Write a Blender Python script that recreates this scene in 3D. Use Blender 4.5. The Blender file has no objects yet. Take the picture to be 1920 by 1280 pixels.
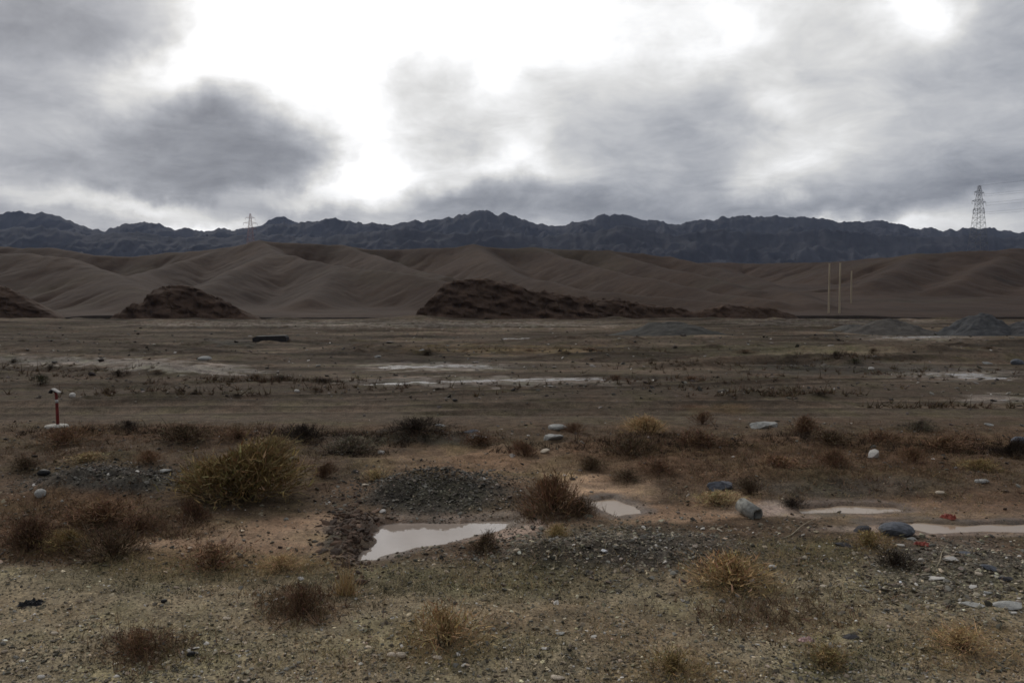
import bpy, math, random
import numpy as np
from mathutils import Vector

random.seed(7)
rng = np.random.default_rng(11)
sc = bpy.context.scene
COL = sc.collection

# ------------------------------------------------------------------ camera
F = 1500.0          # focal length in photo pixels (1920 wide)
HZ = 575.0          # photo row of the horizon
H = 3.0             # eye height above the flat
PITCH = math.atan((640 - HZ) / F)
cam_d = bpy.data.cameras.new('camera')
cam = bpy.data.objects.new('camera', cam_d)
COL.objects.link(cam)
cam_d.sensor_width = 36.0
cam_d.lens = 36.0 * F / 1920.0
cam_d.clip_start = 0.05
cam_d.clip_end = 30000
cam.location = (0, 0, H)
cam.rotation_euler = (math.pi / 2 - PITCH, 0, 0)
sc.camera = cam
CP, SP = math.cos(PITCH), math.sin(PITCH)


def ray(px, py):
    a = (np.asarray(px, float) - 960) / F
    b = (640 - np.asarray(py, float)) / F
    return a, CP + b * SP, -SP + b * CP


def flat(px, py, z=0.0):
    x, y, dz = ray(px, py)
    t = (z - H) / np.minimum(dz, -1e-4)
    return x * t, y * t


def pix(x, y, z):
    """photo pixel of a world point (used once, to sort the ground into gravel, mud and scrub soil)"""
    yy = np.maximum(y * CP - (z - H) * SP, 0.3)
    up = y * SP + (z - H) * CP
    return 960 + F * x / yy, 640 - F * up / yy


def W(px, py, d):
    return ((px - 960) / F * d, d, H + (HZ - py) / F * d)


# ------------------------------------------------------------------ noise
def _h(ix, iy, s):
    n = (ix.astype(np.int64) * 374761393 + iy.astype(np.int64) * 668265263 + s * 974634777) & 0xFFFFFFFF
    n = ((n ^ (n >> 13)) * 1274126177) & 0xFFFFFFFF
    n = ((n ^ (n >> 15)) * 2246822519) & 0xFFFFFFFF
    return ((n ^ (n >> 16)) & 0xFFFFFF) / float(0xFFFFFF)


def perlin(x, y, s=0):
    x = np.asarray(x, float); y = np.asarray(y, float)
    ix = np.floor(x); iy = np.floor(y)
    fx = x - ix; fy = y - iy
    u = fx * fx * fx * (fx * (fx * 6 - 15) + 10)
    v = fy * fy * fy * (fy * (fy * 6 - 15) + 10)

    def g(dx, dy):
        a = _h(ix + dx, iy + dy, s) * 2 * math.pi
        return np.cos(a) * (fx - dx) + np.sin(a) * (fy - dy)
    a = g(0, 0) * (1 - u) + g(1, 0) * u
    b = g(0, 1) * (1 - u) + g(1, 1) * u
    return (a * (1 - v) + b * v) * 1.5


def fbm(x, y, o=4, s=0, g=0.5):
    r = 0; a = 1.0; t = 0
    for i in range(o):
        r = r + a * perlin(x, y, s + i * 17); t += a
        x = np.asarray(x) * 2.03 + 11.3; y = np.asarray(y) * 2.03 - 7.1; a *= g
    return r / t


def ridged(x, y, o=4, s=0, g=0.55):
    r = 0; a = 1.0; t = 0
    for i in range(o):
        r = r + a * (1 - np.abs(perlin(x, y, s + i * 17)) * 1.6); t += a
        x = np.asarray(x) * 2.07 + 5.3; y = np.asarray(y) * 2.07 + 3.1; a *= g
    return r / t


def sstep(a, b, x):
    t = np.clip((x - a) / (b - a), 0, 1)
    return t * t * (3 - 2 * t)


# ------------------------------------------------------------------ mesh helpers
def mesh(name, V, faces, col=None, smooth=True, extra=None):
    """faces: (n,k) int array"""
    V = np.asarray(V, np.float32); faces = np.asarray(faces, np.int32)
    me = bpy.data.meshes.new(name)
    n, k = faces.shape
    me.vertices.add(len(V)); me.vertices.foreach_set('co', V.ravel())
    me.loops.add(n * k); me.loops.foreach_set('vertex_index', faces.ravel())
    me.polygons.add(n)
    me.polygons.foreach_set('loop_start', np.arange(0, n * k, k, dtype=np.int32))
    try:
        me.polygons.foreach_set('loop_total', np.full(n, k, np.int32))
    except Exception:
        pass
    me.polygons.foreach_set('use_smooth', np.full(n, bool(smooth)))
    if col is not None:
        c = np.ones((len(V), 4), np.float32); c[:, :3] = col
        a = me.color_attributes.new('Col', 'FLOAT_COLOR', 'POINT')
        a.data.foreach_set('color', c.ravel())
    for kx, val in (extra or {}).items():
        a = me.attributes.new(kx, 'FLOAT', 'POINT')
        a.data.foreach_set('value', np.asarray(val, np.float32).ravel())
    me.update(calc_edges=True)
    return me


def link(name, me, mat=None, parent=None, objmat=False):
    o = bpy.data.objects.new(name, me)
    COL.objects.link(o)
    if mat is not None:
        if len(me.materials) == 0:
            me.materials.append(mat)
        if objmat:
            o.material_slots[0].link = 'OBJECT'
            o.material_slots[0].material = mat
    if parent is not None:
        o.parent = parent
    return o


def tag(o, label=None, cat=None, group=None, kind=None):
    if label: o['label'] = label
    if cat: o['category'] = cat
    if group: o['group'] = group
    if kind: o['kind'] = kind
    return o


def empty(name, loc=(0, 0, 0), rz=0.0, scale=(1, 1, 1)):
    o = bpy.data.objects.new(name, None)
    COL.objects.link(o)
    o.empty_display_size = 0.2
    o.location = loc; o.rotation_euler = (0, 0, rz); o.scale = scale
    return o


def gridfaces(nr, nc):
    i = np.arange(nr * nc).reshape(nr, nc)
    return np.stack([i[:-1, :-1], i[:-1, 1:], i[1:, 1:], i[1:, :-1]], -1).reshape(-1, 4)


class MB:
    """collects boxes, bars and tubes into one mesh"""
    def __init__(self): self.v = []; self.f = []; self.n = 0

    def add(self, v, f):
        self.v.append(np.asarray(v, float)); self.f.append(np.asarray(f) + self.n); self.n += len(v)

    def tube(self, pts, rad, n=10, cap=True):
        pts = [Vector(p) for p in pts]
        rad = [rad] * len(pts) if not hasattr(rad, '__len__') else rad
        vs = []
        prev = None
        for i, p in enumerate(pts):
            d = (pts[min(i + 1, len(pts) - 1)] - pts[max(i - 1, 0)])
            d = d.normalized() if d.length > 1e-9 else Vector((0, 0, 1))
            if prev is None:
                ref = Vector((1, 0, 0)) if abs(d.x) < 0.9 else Vector((0, 1, 0))
                a = d.cross(ref).normalized()
            else:
                a = (prev - d * prev.dot(d)).normalized()
            prev = a; b = d.cross(a)
            for k in range(n):
                t = 2 * math.pi * k / n
                vs.append(p + (a * math.cos(t) + b * math.sin(t)) * rad[i])
        fs = []
        for i in range(len(pts) - 1):
            for k in range(n):
                k2 = (k + 1) % n
                fs.append((i * n + k, i * n + k2, (i + 1) * n + k2, (i + 1) * n + k))
        if cap:
            c0 = len(vs); vs.append(pts[0]); c1 = len(vs); vs.append(pts[-1])
            for k in range(n):
                k2 = (k + 1) % n
                fs.append((c0, k2, k, c0)); e = (len(pts) - 1) * n
                fs.append((c1, e + k, e + k2, c1))
        self.add([tuple(v) for v in vs], fs)

    def lathe(self, prof, n=32, c=(0, 0, 0)):
        vs = []
        for r, z in prof:
            for k in range(n):
                t = 2 * math.pi * k / n
                vs.append((c[0] + r * math.cos(t), c[1] + r * math.sin(t), c[2] + z))
        fs = []
        for i in range(len(prof) - 1):
            for k in range(n):
                k2 = (k + 1) % n
                fs.append((i * n + k, i * n + k2, (i + 1) * n + k2, (i + 1) * n + k))
        self.add(vs, fs)

    def build(self, name, mat, parent=None, smooth=True):
        V = np.concatenate(self.v); Fc = np.concatenate(self.f)
        me = bpy.data.meshes.new(name)
        me.from_pydata([tuple(v) for v in V], [], [tuple(dict.fromkeys(int(i) for i in f)) for f in Fc])
        me.polygons.foreach_set('use_smooth', np.full(len(me.polygons), smooth))
        me.update()
        return link(name, me, mat, parent)


# ------------------------------------------------------------------ materials
def new_mat(name):
    m = bpy.data.materials.new(name); m.use_nodes = True
    nt = m.node_tree; b = nt.nodes['Principled BSDF']
    b.inputs['Specular IOR Level'].default_value = 0.25
    return m, nt, b


def nd(nt, t, **kw):
    n = nt.nodes.new(t)
    for k, v in kw.items():
        if k in n.inputs.keys() if isinstance(k, str) and hasattr(n.inputs, 'keys') else False:
            n.inputs[k].default_value = v
        else:
            setattr(n, k, v)
    return n


def math_n(nt, op, a, b=None, c=None, clamp=False):
    n = nt.nodes.new('ShaderNodeMath'); n.operation = op; n.use_clamp = clamp
    for i, x in enumerate((a, b, c)):
        if x is None: continue
        if isinstance(x, (int, float)): n.inputs[i].default_value = x
        else: nt.links.new(x, n.inputs[i])
    return n.outputs[0]


def noise_n(nt, vec, scale, detail=4, rough=0.55, dist=0.0):
    n = nt.nodes.new('ShaderNodeTexNoise')
    n.inputs['Scale'].default_value = scale; n.inputs['Detail'].default_value = detail
    n.inputs['Roughness'].default_value = rough; n.inputs['Distortion'].default_value = dist
    nt.links.new(vec, n.inputs['Vector'])
    return n


def ramp_n(nt, fac, stops):
    n = nt.nodes.new('ShaderNodeValToRGB')
    el = n.color_ramp.elements
    while len(el) < len(stops): el.new(0.5)
    for e, (p, c) in zip(el, stops):
        e.position = p; e.color = (*c, 1) if len(c) == 3 else c
    nt.links.new(fac, n.inputs[0])
    return n.outputs[0]


def mix_n(nt, a, b, fac, mode='MIX'):
    n = nt.nodes.new('ShaderNodeMix'); n.data_type = 'RGBA'; n.blend_type = mode
    for idx, x in ((0, fac), (6, a), (7, b)):
        if isinstance(x, (int, float)): n.inputs[idx].default_value = x
        elif isinstance(x, tuple): n.inputs[idx].default_value = (*x, 1)
        else: nt.links.new(x, n.inputs[idx])
    return n.outputs[2]


def attr_n(nt, name):
    n = nt.nodes.new('ShaderNodeAttribute'); n.attribute_name = name
    return n


def bump_n(nt, hgt, strength, dist, b):
    n = nt.nodes.new('ShaderNodeBump')
    n.inputs['Strength'].default_value = strength; n.inputs['Distance'].default_value = dist
    nt.links.new(hgt, n.inputs['Height']); nt.links.new(n.outputs[0], b.inputs['Normal'])


def obj_coord(nt):
    return nt.nodes.new('ShaderNodeTexCoord').outputs['Object']


def ground_material():
    m, nt, b = new_mat('stony_ground')
    L = nt.links.new
    P = obj_coord(nt)
    base = attr_n(nt, 'Col').outputs['Color']
    wet = attr_n(nt, 'wet').outputs['Fac']
    big = noise_n(nt, P, 0.55, 5, 0.6).outputs['Fac']
    mid = noise_n(nt, P, 3.2, 5, 0.65).outputs['Fac']
    fine = noise_n(nt, P, 26, 4, 0.7).outputs['Fac']
    # patches of olive against grey-brown soil
    tint = ramp_n(nt, big, [(0.36, (1.05, 0.98, 0.95)), (0.5, (1, 1, 1)), (0.64, (0.95, 1.0, 0.87))])
    c = mix_n(nt, base, tint, 1.0, 'MULTIPLY')
    v1 = ramp_n(nt, mid, [(0.3, (0.5, 0.48, 0.46)), (0.5, (1, 1, 1)), (0.72, (1.45, 1.42, 1.38))])
    c = mix_n(nt, c, v1, 0.85, 'MULTIPLY')
    v2 = ramp_n(nt, fine, [(0.3, (0.38, 0.38, 0.38)), (0.5, (1, 1, 1)), (0.7, (1.75, 1.72, 1.66))])
    c = mix_n(nt, c, v2, 0.8, 'MULTIPLY')
    # small embedded stones
    vo = nt.nodes.new('ShaderNodeTexVoronoi'); vo.inputs['Scale'].default_value = 38
    L(P, vo.inputs['Vector'])
    hsv = nt.nodes.new('ShaderNodeSeparateColor'); L(vo.outputs['Color'], hsv.inputs[0])
    stone = math_n(nt, 'MULTIPLY', math_n(nt, 'GREATER_THAN', hsv.outputs[0], 0.6), math_n(nt, 'LESS_THAN', vo.outputs['Distance'], 0.42))
    dry = math_n(nt, 'SUBTRACT', 1.0, wet, clamp=True)
    stone = math_n(nt, 'MULTIPLY', stone, dry)
    sc_ = ramp_n(nt, hsv.outputs[1], [(0.0, (0.6, 0.6, 0.62)), (0.55, (1.15, 1.13, 1.1)), (0.9, (1.5, 1.46, 1.4)), (1.0, (2.2, 2.15, 2.05))])
    c2 = mix_n(nt, c, sc_, 1.0, 'MULTIPLY')
    c = mix_n(nt, c, c2, stone)
    L(c, b.inputs['Base Color'])
    b.inputs['Specular IOR Level'].default_value = 0.06
    L(math_n(nt, 'MULTIPLY_ADD', wet, 0.4, 0.05), b.inputs['Specular IOR Level'])
    r = math_n(nt, 'MULTIPLY_ADD', wet, -0.42, 0.93)
    L(r, b.inputs['Roughness'])
    h = math_n(nt, 'MULTIPLY_ADD', stone, 0.5, math_n(nt, 'ADD', math_n(nt, 'MULTIPLY', fine, 0.9), math_n(nt, 'MULTIPLY', mid, 1.4)))
    bump_n(nt, h, 0.9, 0.03, b)
    return m


def hill_material(name, tints, scale, bump=0.6, dist=0.6, rough=0.95):
    m, nt, b = new_mat(name)
    P = obj_coord(nt)
    base = attr_n(nt, 'Col').outputs['Color']
    n1 = noise_n(nt, P, scale, 6, 0.62).outputs['Fac']
    n2 = noise_n(nt, P, scale * 9, 5, 0.7).outputs['Fac']
    c = mix_n(nt, base, ramp_n(nt, n1, tints), 1.0, 'MULTIPLY')
    c = mix_n(nt, c, ramp_n(nt, n2, [(0.3, (0.78, 0.78, 0.78)), (0.5, (1, 1, 1)), (0.7, (1.22, 1.2, 1.18))]), 0.8, 'MULTIPLY')
    nt.links.new(c, b.inputs['Base Color'])
    b.inputs['Roughness'].default_value = rough
    b.inputs['Specular IOR Level'].default_value = 0.1
    bump_n(nt, math_n(nt, 'ADD', n1, math_n(nt, 'MULTIPLY', n2, 0.35)), bump, dist, b)
    return m


def col_material(name, color, rough=0.9, var=0.35, scale=12.0, bump=0.4, dist=0.01, spec=0.25, use_attr=False, rand=0.0):
    m, nt, b = new_mat(name)
    P = obj_coord(nt)
    n1 = noise_n(nt, P, scale, 5, 0.65).outputs['Fac']
    n2 = noise_n(nt, P, scale * 6, 3, 0.6).outputs['Fac']
    lo = tuple(max(0.0, 1 - var * 1.4) for _ in range(3)); hi = tuple(1 + var for _ in range(3))
    c = mix_n(nt, color, ramp_n(nt, n1, [(0.28, lo), (0.5, (1, 1, 1)), (0.75, hi)]), 1.0, 'MULTIPLY')
    if use_attr:
        c = mix_n(nt, c, attr_n(nt, 'Col').outputs['Color'], 1.0, 'MULTIPLY')
    if rand:
        r = nt.nodes.new('ShaderNodeObjectInfo').outputs['Random']
        c = mix_n(nt, c, ramp_n(nt, r, [(0, (1 - rand, 1 - rand, 1 - rand * 0.8)), (1, (1 + rand, 1 + rand, 1 + rand * 0.8))]), 1.0, 'MULTIPLY')
    nt.links.new(c, b.inputs['Base Color'])
    b.inputs['Roughness'].default_value = rough
    b.inputs['Specular IOR Level'].default_value = spec
    if bump:
        bump_n(nt, math_n(nt, 'ADD', n1, math_n(nt, 'MULTIPLY', n2, 0.4)), bump, dist, b)
    return m


def twig_material(name, color, rand=0.2):
    m, nt, b = new_mat(name)
    c = mix_n(nt, color, attr_n(nt, 'Col').outputs['Color'], 1.0, 'MULTIPLY')
    r = nt.nodes.new('ShaderNodeObjectInfo').outputs['Random']
    c = mix_n(nt, c, ramp_n(nt, r, [(0, (1 - rand, 1 - rand, 1 - rand)), (1, (1 + rand, 1 + rand, 1 + rand))]), 1.0, 'MULTIPLY')
    nt.links.new(c, b.inputs['Base Color'])
    b.inputs['Roughness'].default_value = 0.95
    b.inputs['Specular IOR Level'].default_value = 0.05
    return m


M = {}
M['ground'] = ground_material()
M['hill'] = hill_material('brown_hill_soil', [(0.3, (0.88, 0.88, 0.9)), (0.5, (1, 1, 1)), (0.7, (1.1, 1.08, 1.02))], 0.03, 0.5, 1.2)
M['bluff'] = hill_material('eroded_earth', [(0.3, (0.6, 0.58, 0.58)), (0.5, (1, 1, 1)), (0.7, (1.25, 1.2, 1.15))], 0.25, 0.8, 0.6)
M['rock_range'] = hill_material('dark_mountain_rock', [(0.3, (0.7, 0.7, 0.72)), (0.5, (1, 1, 1)), (0.7, (1.3, 1.3, 1.3))], 0.004, 0.5, 20)
M['heap'] = hill_material('grey_gravel', [(0.3, (0.75, 0.75, 0.78)), (0.5, (1, 1, 1)), (0.7, (1.2, 1.2, 1.2))], 1.2, 0.8, 0.15)
M['pebble'] = col_material('pebble_stone', (1, 1, 1), 0.85, 0.25, 60, 0, use_attr=True)
M['pale_stone'] = col_material('pale_stone', (0.34, 0.335, 0.31), 0.85, 0.3, 9, 0.5)
M['white_stone'] = col_material('whitish_stone', (0.55, 0.52, 0.47), 0.8, 0.25, 14, 0.4)
M['cream_stone'] = col_material('cream_stone', (0.52, 0.44, 0.34), 0.75, 0.25, 18, 0.4)
M['blue_stone'] = col_material('blue_grey_stone', (0.098, 0.104, 0.118), 0.7, 0.45, 7, 0.5, 0.02)
M['dark_stone'] = col_material('dark_stone', (0.045, 0.042, 0.045), 0.7, 0.45, 9, 0.6, 0.02)
M['black'] = col_material('black_rubber', (0.008, 0.008, 0.009), 0.6, 0.3, 15, 0.3)
M['slab_dark'] = col_material('dark_weathered_concrete', (0.035, 0.032, 0.032), 0.85, 0.35, 2, 0.5)
M['slab_pale'] = col_material('pale_concrete_top', (0.17, 0.165, 0.15), 0.85, 0.35, 2, 0.5)
M['red'] = col_material('rusty_red_paint', (0.15, 0.022, 0.018), 0.6, 0.5, 14, 0.3)
M['white_paint'] = col_material('chalky_white_paint', (0.42, 0.40, 0.37), 0.8, 0.25, 12, 0.3)
M['conc'] = col_material('pale_cast_concrete', (0.42, 0.4, 0.35), 0.9, 0.25, 10, 0.4)
M['conc_old'] = col_material('stained_old_concrete', (0.24, 0.235, 0.21), 0.85, 0.5, 14, 0.5)
M['pole'] = col_material('weathered_pale_pole', (0.38, 0.315, 0.22), 0.85, 0.25, 2, 0.2)
M['steel'] = col_material('galvanised_steel', (0.2, 0.205, 0.215), 0.6, 0.2, 1, 0)
M['steel_red'] = col_material('red_oxide_steel', (0.4, 0.26, 0.26), 0.7, 0.2, 1, 0)
M['ceramic'] = col_material('brown_ceramic', (0.1, 0.06, 0.04), 0.35, 0.2, 4, 0)
M['wire'] = col_material('grey_wire', (0.1, 0.1, 0.11), 0.6, 0.1, 1, 0)
M['red_plastic'] = col_material('faded_red_plastic', (0.24, 0.05, 0.032), 0.5, 0.3, 20, 0.4)
M['pink_plastic'] = col_material('pink_white_plastic', (0.5, 0.34, 0.32), 0.5, 0.4, 25, 0.4)
M['stick'] = col_material('bleached_wood', (0.3, 0.25, 0.17), 0.85, 0.3, 20, 0.3)

SHRUBMAT = {
    'olive': twig_material('olive_gold_twigs', (0.27, 0.195, 0.09)),
    'straw': twig_material('straw_twigs', (0.36, 0.27, 0.145)),
    'gold': twig_material('golden_dry_grass', (0.40, 0.275, 0.14)),
    'rust': twig_material('rust_brown_twigs', (0.155, 0.094, 0.058)),
    'redbrown': twig_material('red_brown_twigs', (0.2, 0.122, 0.072)),
    'brown': twig_material('dark_brown_twigs', (0.12, 0.083, 0.052)),
    'grey': twig_material('grey_brown_twigs', (0.15, 0.125, 0.09)),
    'dark': twig_material('nearly_black_twigs', (0.045, 0.034, 0.026)),
    'green': twig_material('dull_green_leaves', (0.05, 0.05, 0.028)),
    'weed': twig_material('dead_weed_twigs', (0.15, 0.10, 0.062)),
    'stem': twig_material('woody_stems', (0.06, 0.043, 0.03)),
}

# silty water
def water_material(name, silt, rough=0.03):
    m, nt, b = new_mat(name)
    P = obj_coord(nt)
    n = noise_n(nt, P, 1.3, 4, 0.6).outputs['Fac']
    c = ramp_n(nt, n, [(0.3, tuple(v * 0.86 for v in silt)), (0.7, silt)])
    nt.links.new(c, b.inputs['Base Color'])
    b.inputs['Roughness'].default_value = rough
    b.inputs['IOR'].default_value = 1.33
    b.inputs['Specular IOR Level'].default_value = 0.5
    n2 = noise_n(nt, P, 9, 2, 0.5).outputs['Fac']
    bump_n(nt, n2, 0.12, 0.004, b)
    return m


M['water'] = water_material('silty_water', (0.33, 0.27, 0.225))
M['water_pale'] = water_material('pale_shallow_water', (0.27, 0.235, 0.2), 0.22)
M['water_mud'] = water_material('muddy_water', (0.34, 0.25, 0.17), 0.12)

# ------------------------------------------------------------------ ground shape
# pools: outline in photo pixels laid onto the flat, water level, material
POOLS = [
    ('a', [(672, 1052), (700, 1048), (770, 1030), (850, 1016), (905, 1001), (948, 989), (958, 980), (920, 977), (860, 982), (800, 984), (745, 982), (715, 988), (700, 1004), (708, 1018), (690, 1034)], -0.11, 'water', 0.10),
    ('b', [(1108, 940), (1150, 936), (1185, 950), (1200, 963), (1160, 968), (1130, 958)], -0.05, 'water_mud', 0.05),
    ('c', [(1625, 982), (1720, 978), (1800, 986), (1925, 984), (2100, 988), (2100, 999), (1925, 997), (1850, 998), (1790, 999), (1740, 1000), (1700, 990)], -0.05, 'water_mud', 0.05),
    ('d', [(1500, 955), (1580, 949), (1680, 952), (1690, 958), (1600, 962), (1510, 963)], -0.04, 'water_mud', 0.04),
    ('e', [(690, 690), (720, 685), (870, 683), (935, 686), (925, 691), (800, 690), (740, 693)], -0.05, 'water_pale', 0.0),
    ('f', [(640, 722), (750, 716), (900, 711), (1060, 708), (1140, 706), (1140, 714), (1000, 716), (860, 718), (700, 724)], -0.05, 'water_pale', 0.0),
    ('g', [(1645, 632.2), (1700, 630.6), (1785, 629.4), (1785, 632.4), (1720, 634.2), (1645, 635.2)], -0.02, 'water_pale', 0.0),
    ('h', [(1700, 702), (1800, 697), (1890, 706), (1900, 714), (1800, 710)], -0.05, 'water_pale', 0.0),
    ('i', [(1820, 752), (1880, 746), (1960, 744), (1960, 750), (1890, 753)], -0.05, 'water_pale', 0.0),
    ('j', [(940, 634.0), (1010, 633.4), (1010, 635.4), (940, 635.8)], -0.02, 'water_pale', 0.0),
]


def poly_sd(x, y, P):
    """signed distance to polygon, inside negative"""
    P = np.asarray(P, float)
    d = np.full(x.shape, 1e9); ins = np.zeros(x.shape, bool)
    for i in range(len(P)):
        a = P[i]; b = P[(i + 1) % len(P)]
        e = b - a
        wx = x - a[0]; wy = y - a[1]
        t = np.clip((wx * e[0] + wy * e[1]) / (e @ e + 1e-12), 0, 1)
        d = np.minimum(d, np.hypot(wx - e[0] * t, wy - e[1] * t))
        c = ((a[1] <= y) & (y < b[1])) | ((b[1] <= y) & (y < a[1]))
        with np.errstate(divide='ignore', invalid='ignore'):
            xi = a[0] + (y - a[1]) / (e[1] if abs(e[1]) > 1e-12 else 1e-12) * e[0]
        ins ^= c & (x < xi)
    return np.where(ins, -d, d)


for i, p in enumerate(POOLS):
    pts = np.array([flat(a, b, p[2]) for a, b in p[1]])
    POOLS[i] = p + (pts,)

# mounds: (px, py) of the base centre, half width px, half depth m, height m, roughness
MOUNDS = [
    (815, 921, 125, 1.05, 0.33, 0.03),
    (735, 935, 45, 0.6, 0.10, 0.03),
    (205, 925, 125, 0.75, 0.27, 0.07),
    (120, 925, 50, 0.5, 0.14, 0.07),
    (655, 1003, 38, 0.95, 0.24, 0.03),
    (690, 975, 30, 0.4, 0.12, 0.03),
    (1130, 1050, 150, 0.75, 0.20, 0.06),
    (1010, 1055, 70, 0.5, 0.12, 0.05),
    (1290, 1035, 110, 0.6, 0.13, 0.05),
    (1840, 1070, 110, 0.7, 0.10, 0.05),
    (1400, 745, 60, 1.4, 0.24, 0.05),
    (1510, 738, 90, 1.5, 0.40, 0.05),
    (1660, 728, 90, 1.8, 0.25, 0.05),
    (780, 825, 90, 0.9, 0.15, 0.04),
    (1200, 845, 130, 1.6, 0.16, 0.05),
    (1430, 945, 90, 0.6, 0.06, 0.03),
    (1450, 905, 200, 1.0, 0.16, 0.04),
    (1700, 905, 160, 1.0, 0.12, 0.04),
    (1590, 682, 70, 3.0, 0.34, 0.1), (300, 704, 130, 1.6, 0.22, .05), (1000, 700, 170, 1.8, 0.25, .05), (1260, 690, 110, 1.6, 0.3, .05), (700, 662, 150, 3, 0.4, .06), (150, 655, 200, 3, 0.35, .06),
    (1100, 645, 160, 4, 0.5, .06), (1750, 660, 120, 3, 0.35, .06), (330, 735, 110, 1.2, 0.15, .04), (1180, 735, 120, 1.2, 0.16, .04), (850, 740, 90, 1.0, 0.12, .04),
    (550, 722, 120, 2.0, 0.22, 0.1),
]
_M = []
for (mx, my, hw, hd, hh, rr) in MOUNDS:
    X, Y = flat(mx, my)
    _M.append((float(X), float(Y), hw * float(Y) / F, hd, hh, rr))

# shallow ditches / dark cut edges on the plain: polyline px, depth, width m
DITCH = [
    ([(1230, 682), (1400, 679), (1560, 684), (1700, 690)], 0.35, 1.3),
    ([(1380, 750), (1450, 744), (1540, 738), (1680, 728)], 0.20, 0.5),
    ([(640, 745), (760, 741), (900, 744), (1000, 750)], 0.10, 0.6),
    ([(980, 672), (1150, 674), (1300, 671)], 0.28, 1.3),
    ([(60, 622), (300, 625), (620, 622)], 0.5, 3.0),
    ([(640, 620), (900, 621), (1180, 626)], 0.5, 3.0),
    ([(700, 832), (780, 836)], 0.12, 0.35),
]


TRACKS = [([(-300, 778), (300, 770), (900, 766), (1500, 762), (2200, 758)], 0.30), ([(-300, 762), (400, 758), (1000, 753), (1600, 750), (2200, 742)], 0.30),
          ([(200, 752), (700, 742), (1200, 726), (1700, 712), (2200, 702)], 0.28), ([(200, 746), (700, 735), (1200, 720), (1700, 706), (2200, 697)], 0.28),
          ([(-300, 730), (200, 724), (700, 708), (1100, 695), (1500, 690)], 0.3), ([(-200, 668), (300, 660), (900, 668), (1500, 655)], 0.6)]


def seg_dist(x, y, pts):
    d = np.full(x.shape, 1e9)
    for a, b in zip(pts[:-1], pts[1:]):
        ex, ey = b[0] - a[0], b[1] - a[1]
        t = np.clip(((x - a[0]) * ex + (y - a[1]) * ey) / (ex * ex + ey * ey), 0, 1)
        d = np.minimum(d, np.hypot(x - a[0] - ex * t, y - a[1] - ey * t))
    return d


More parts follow.
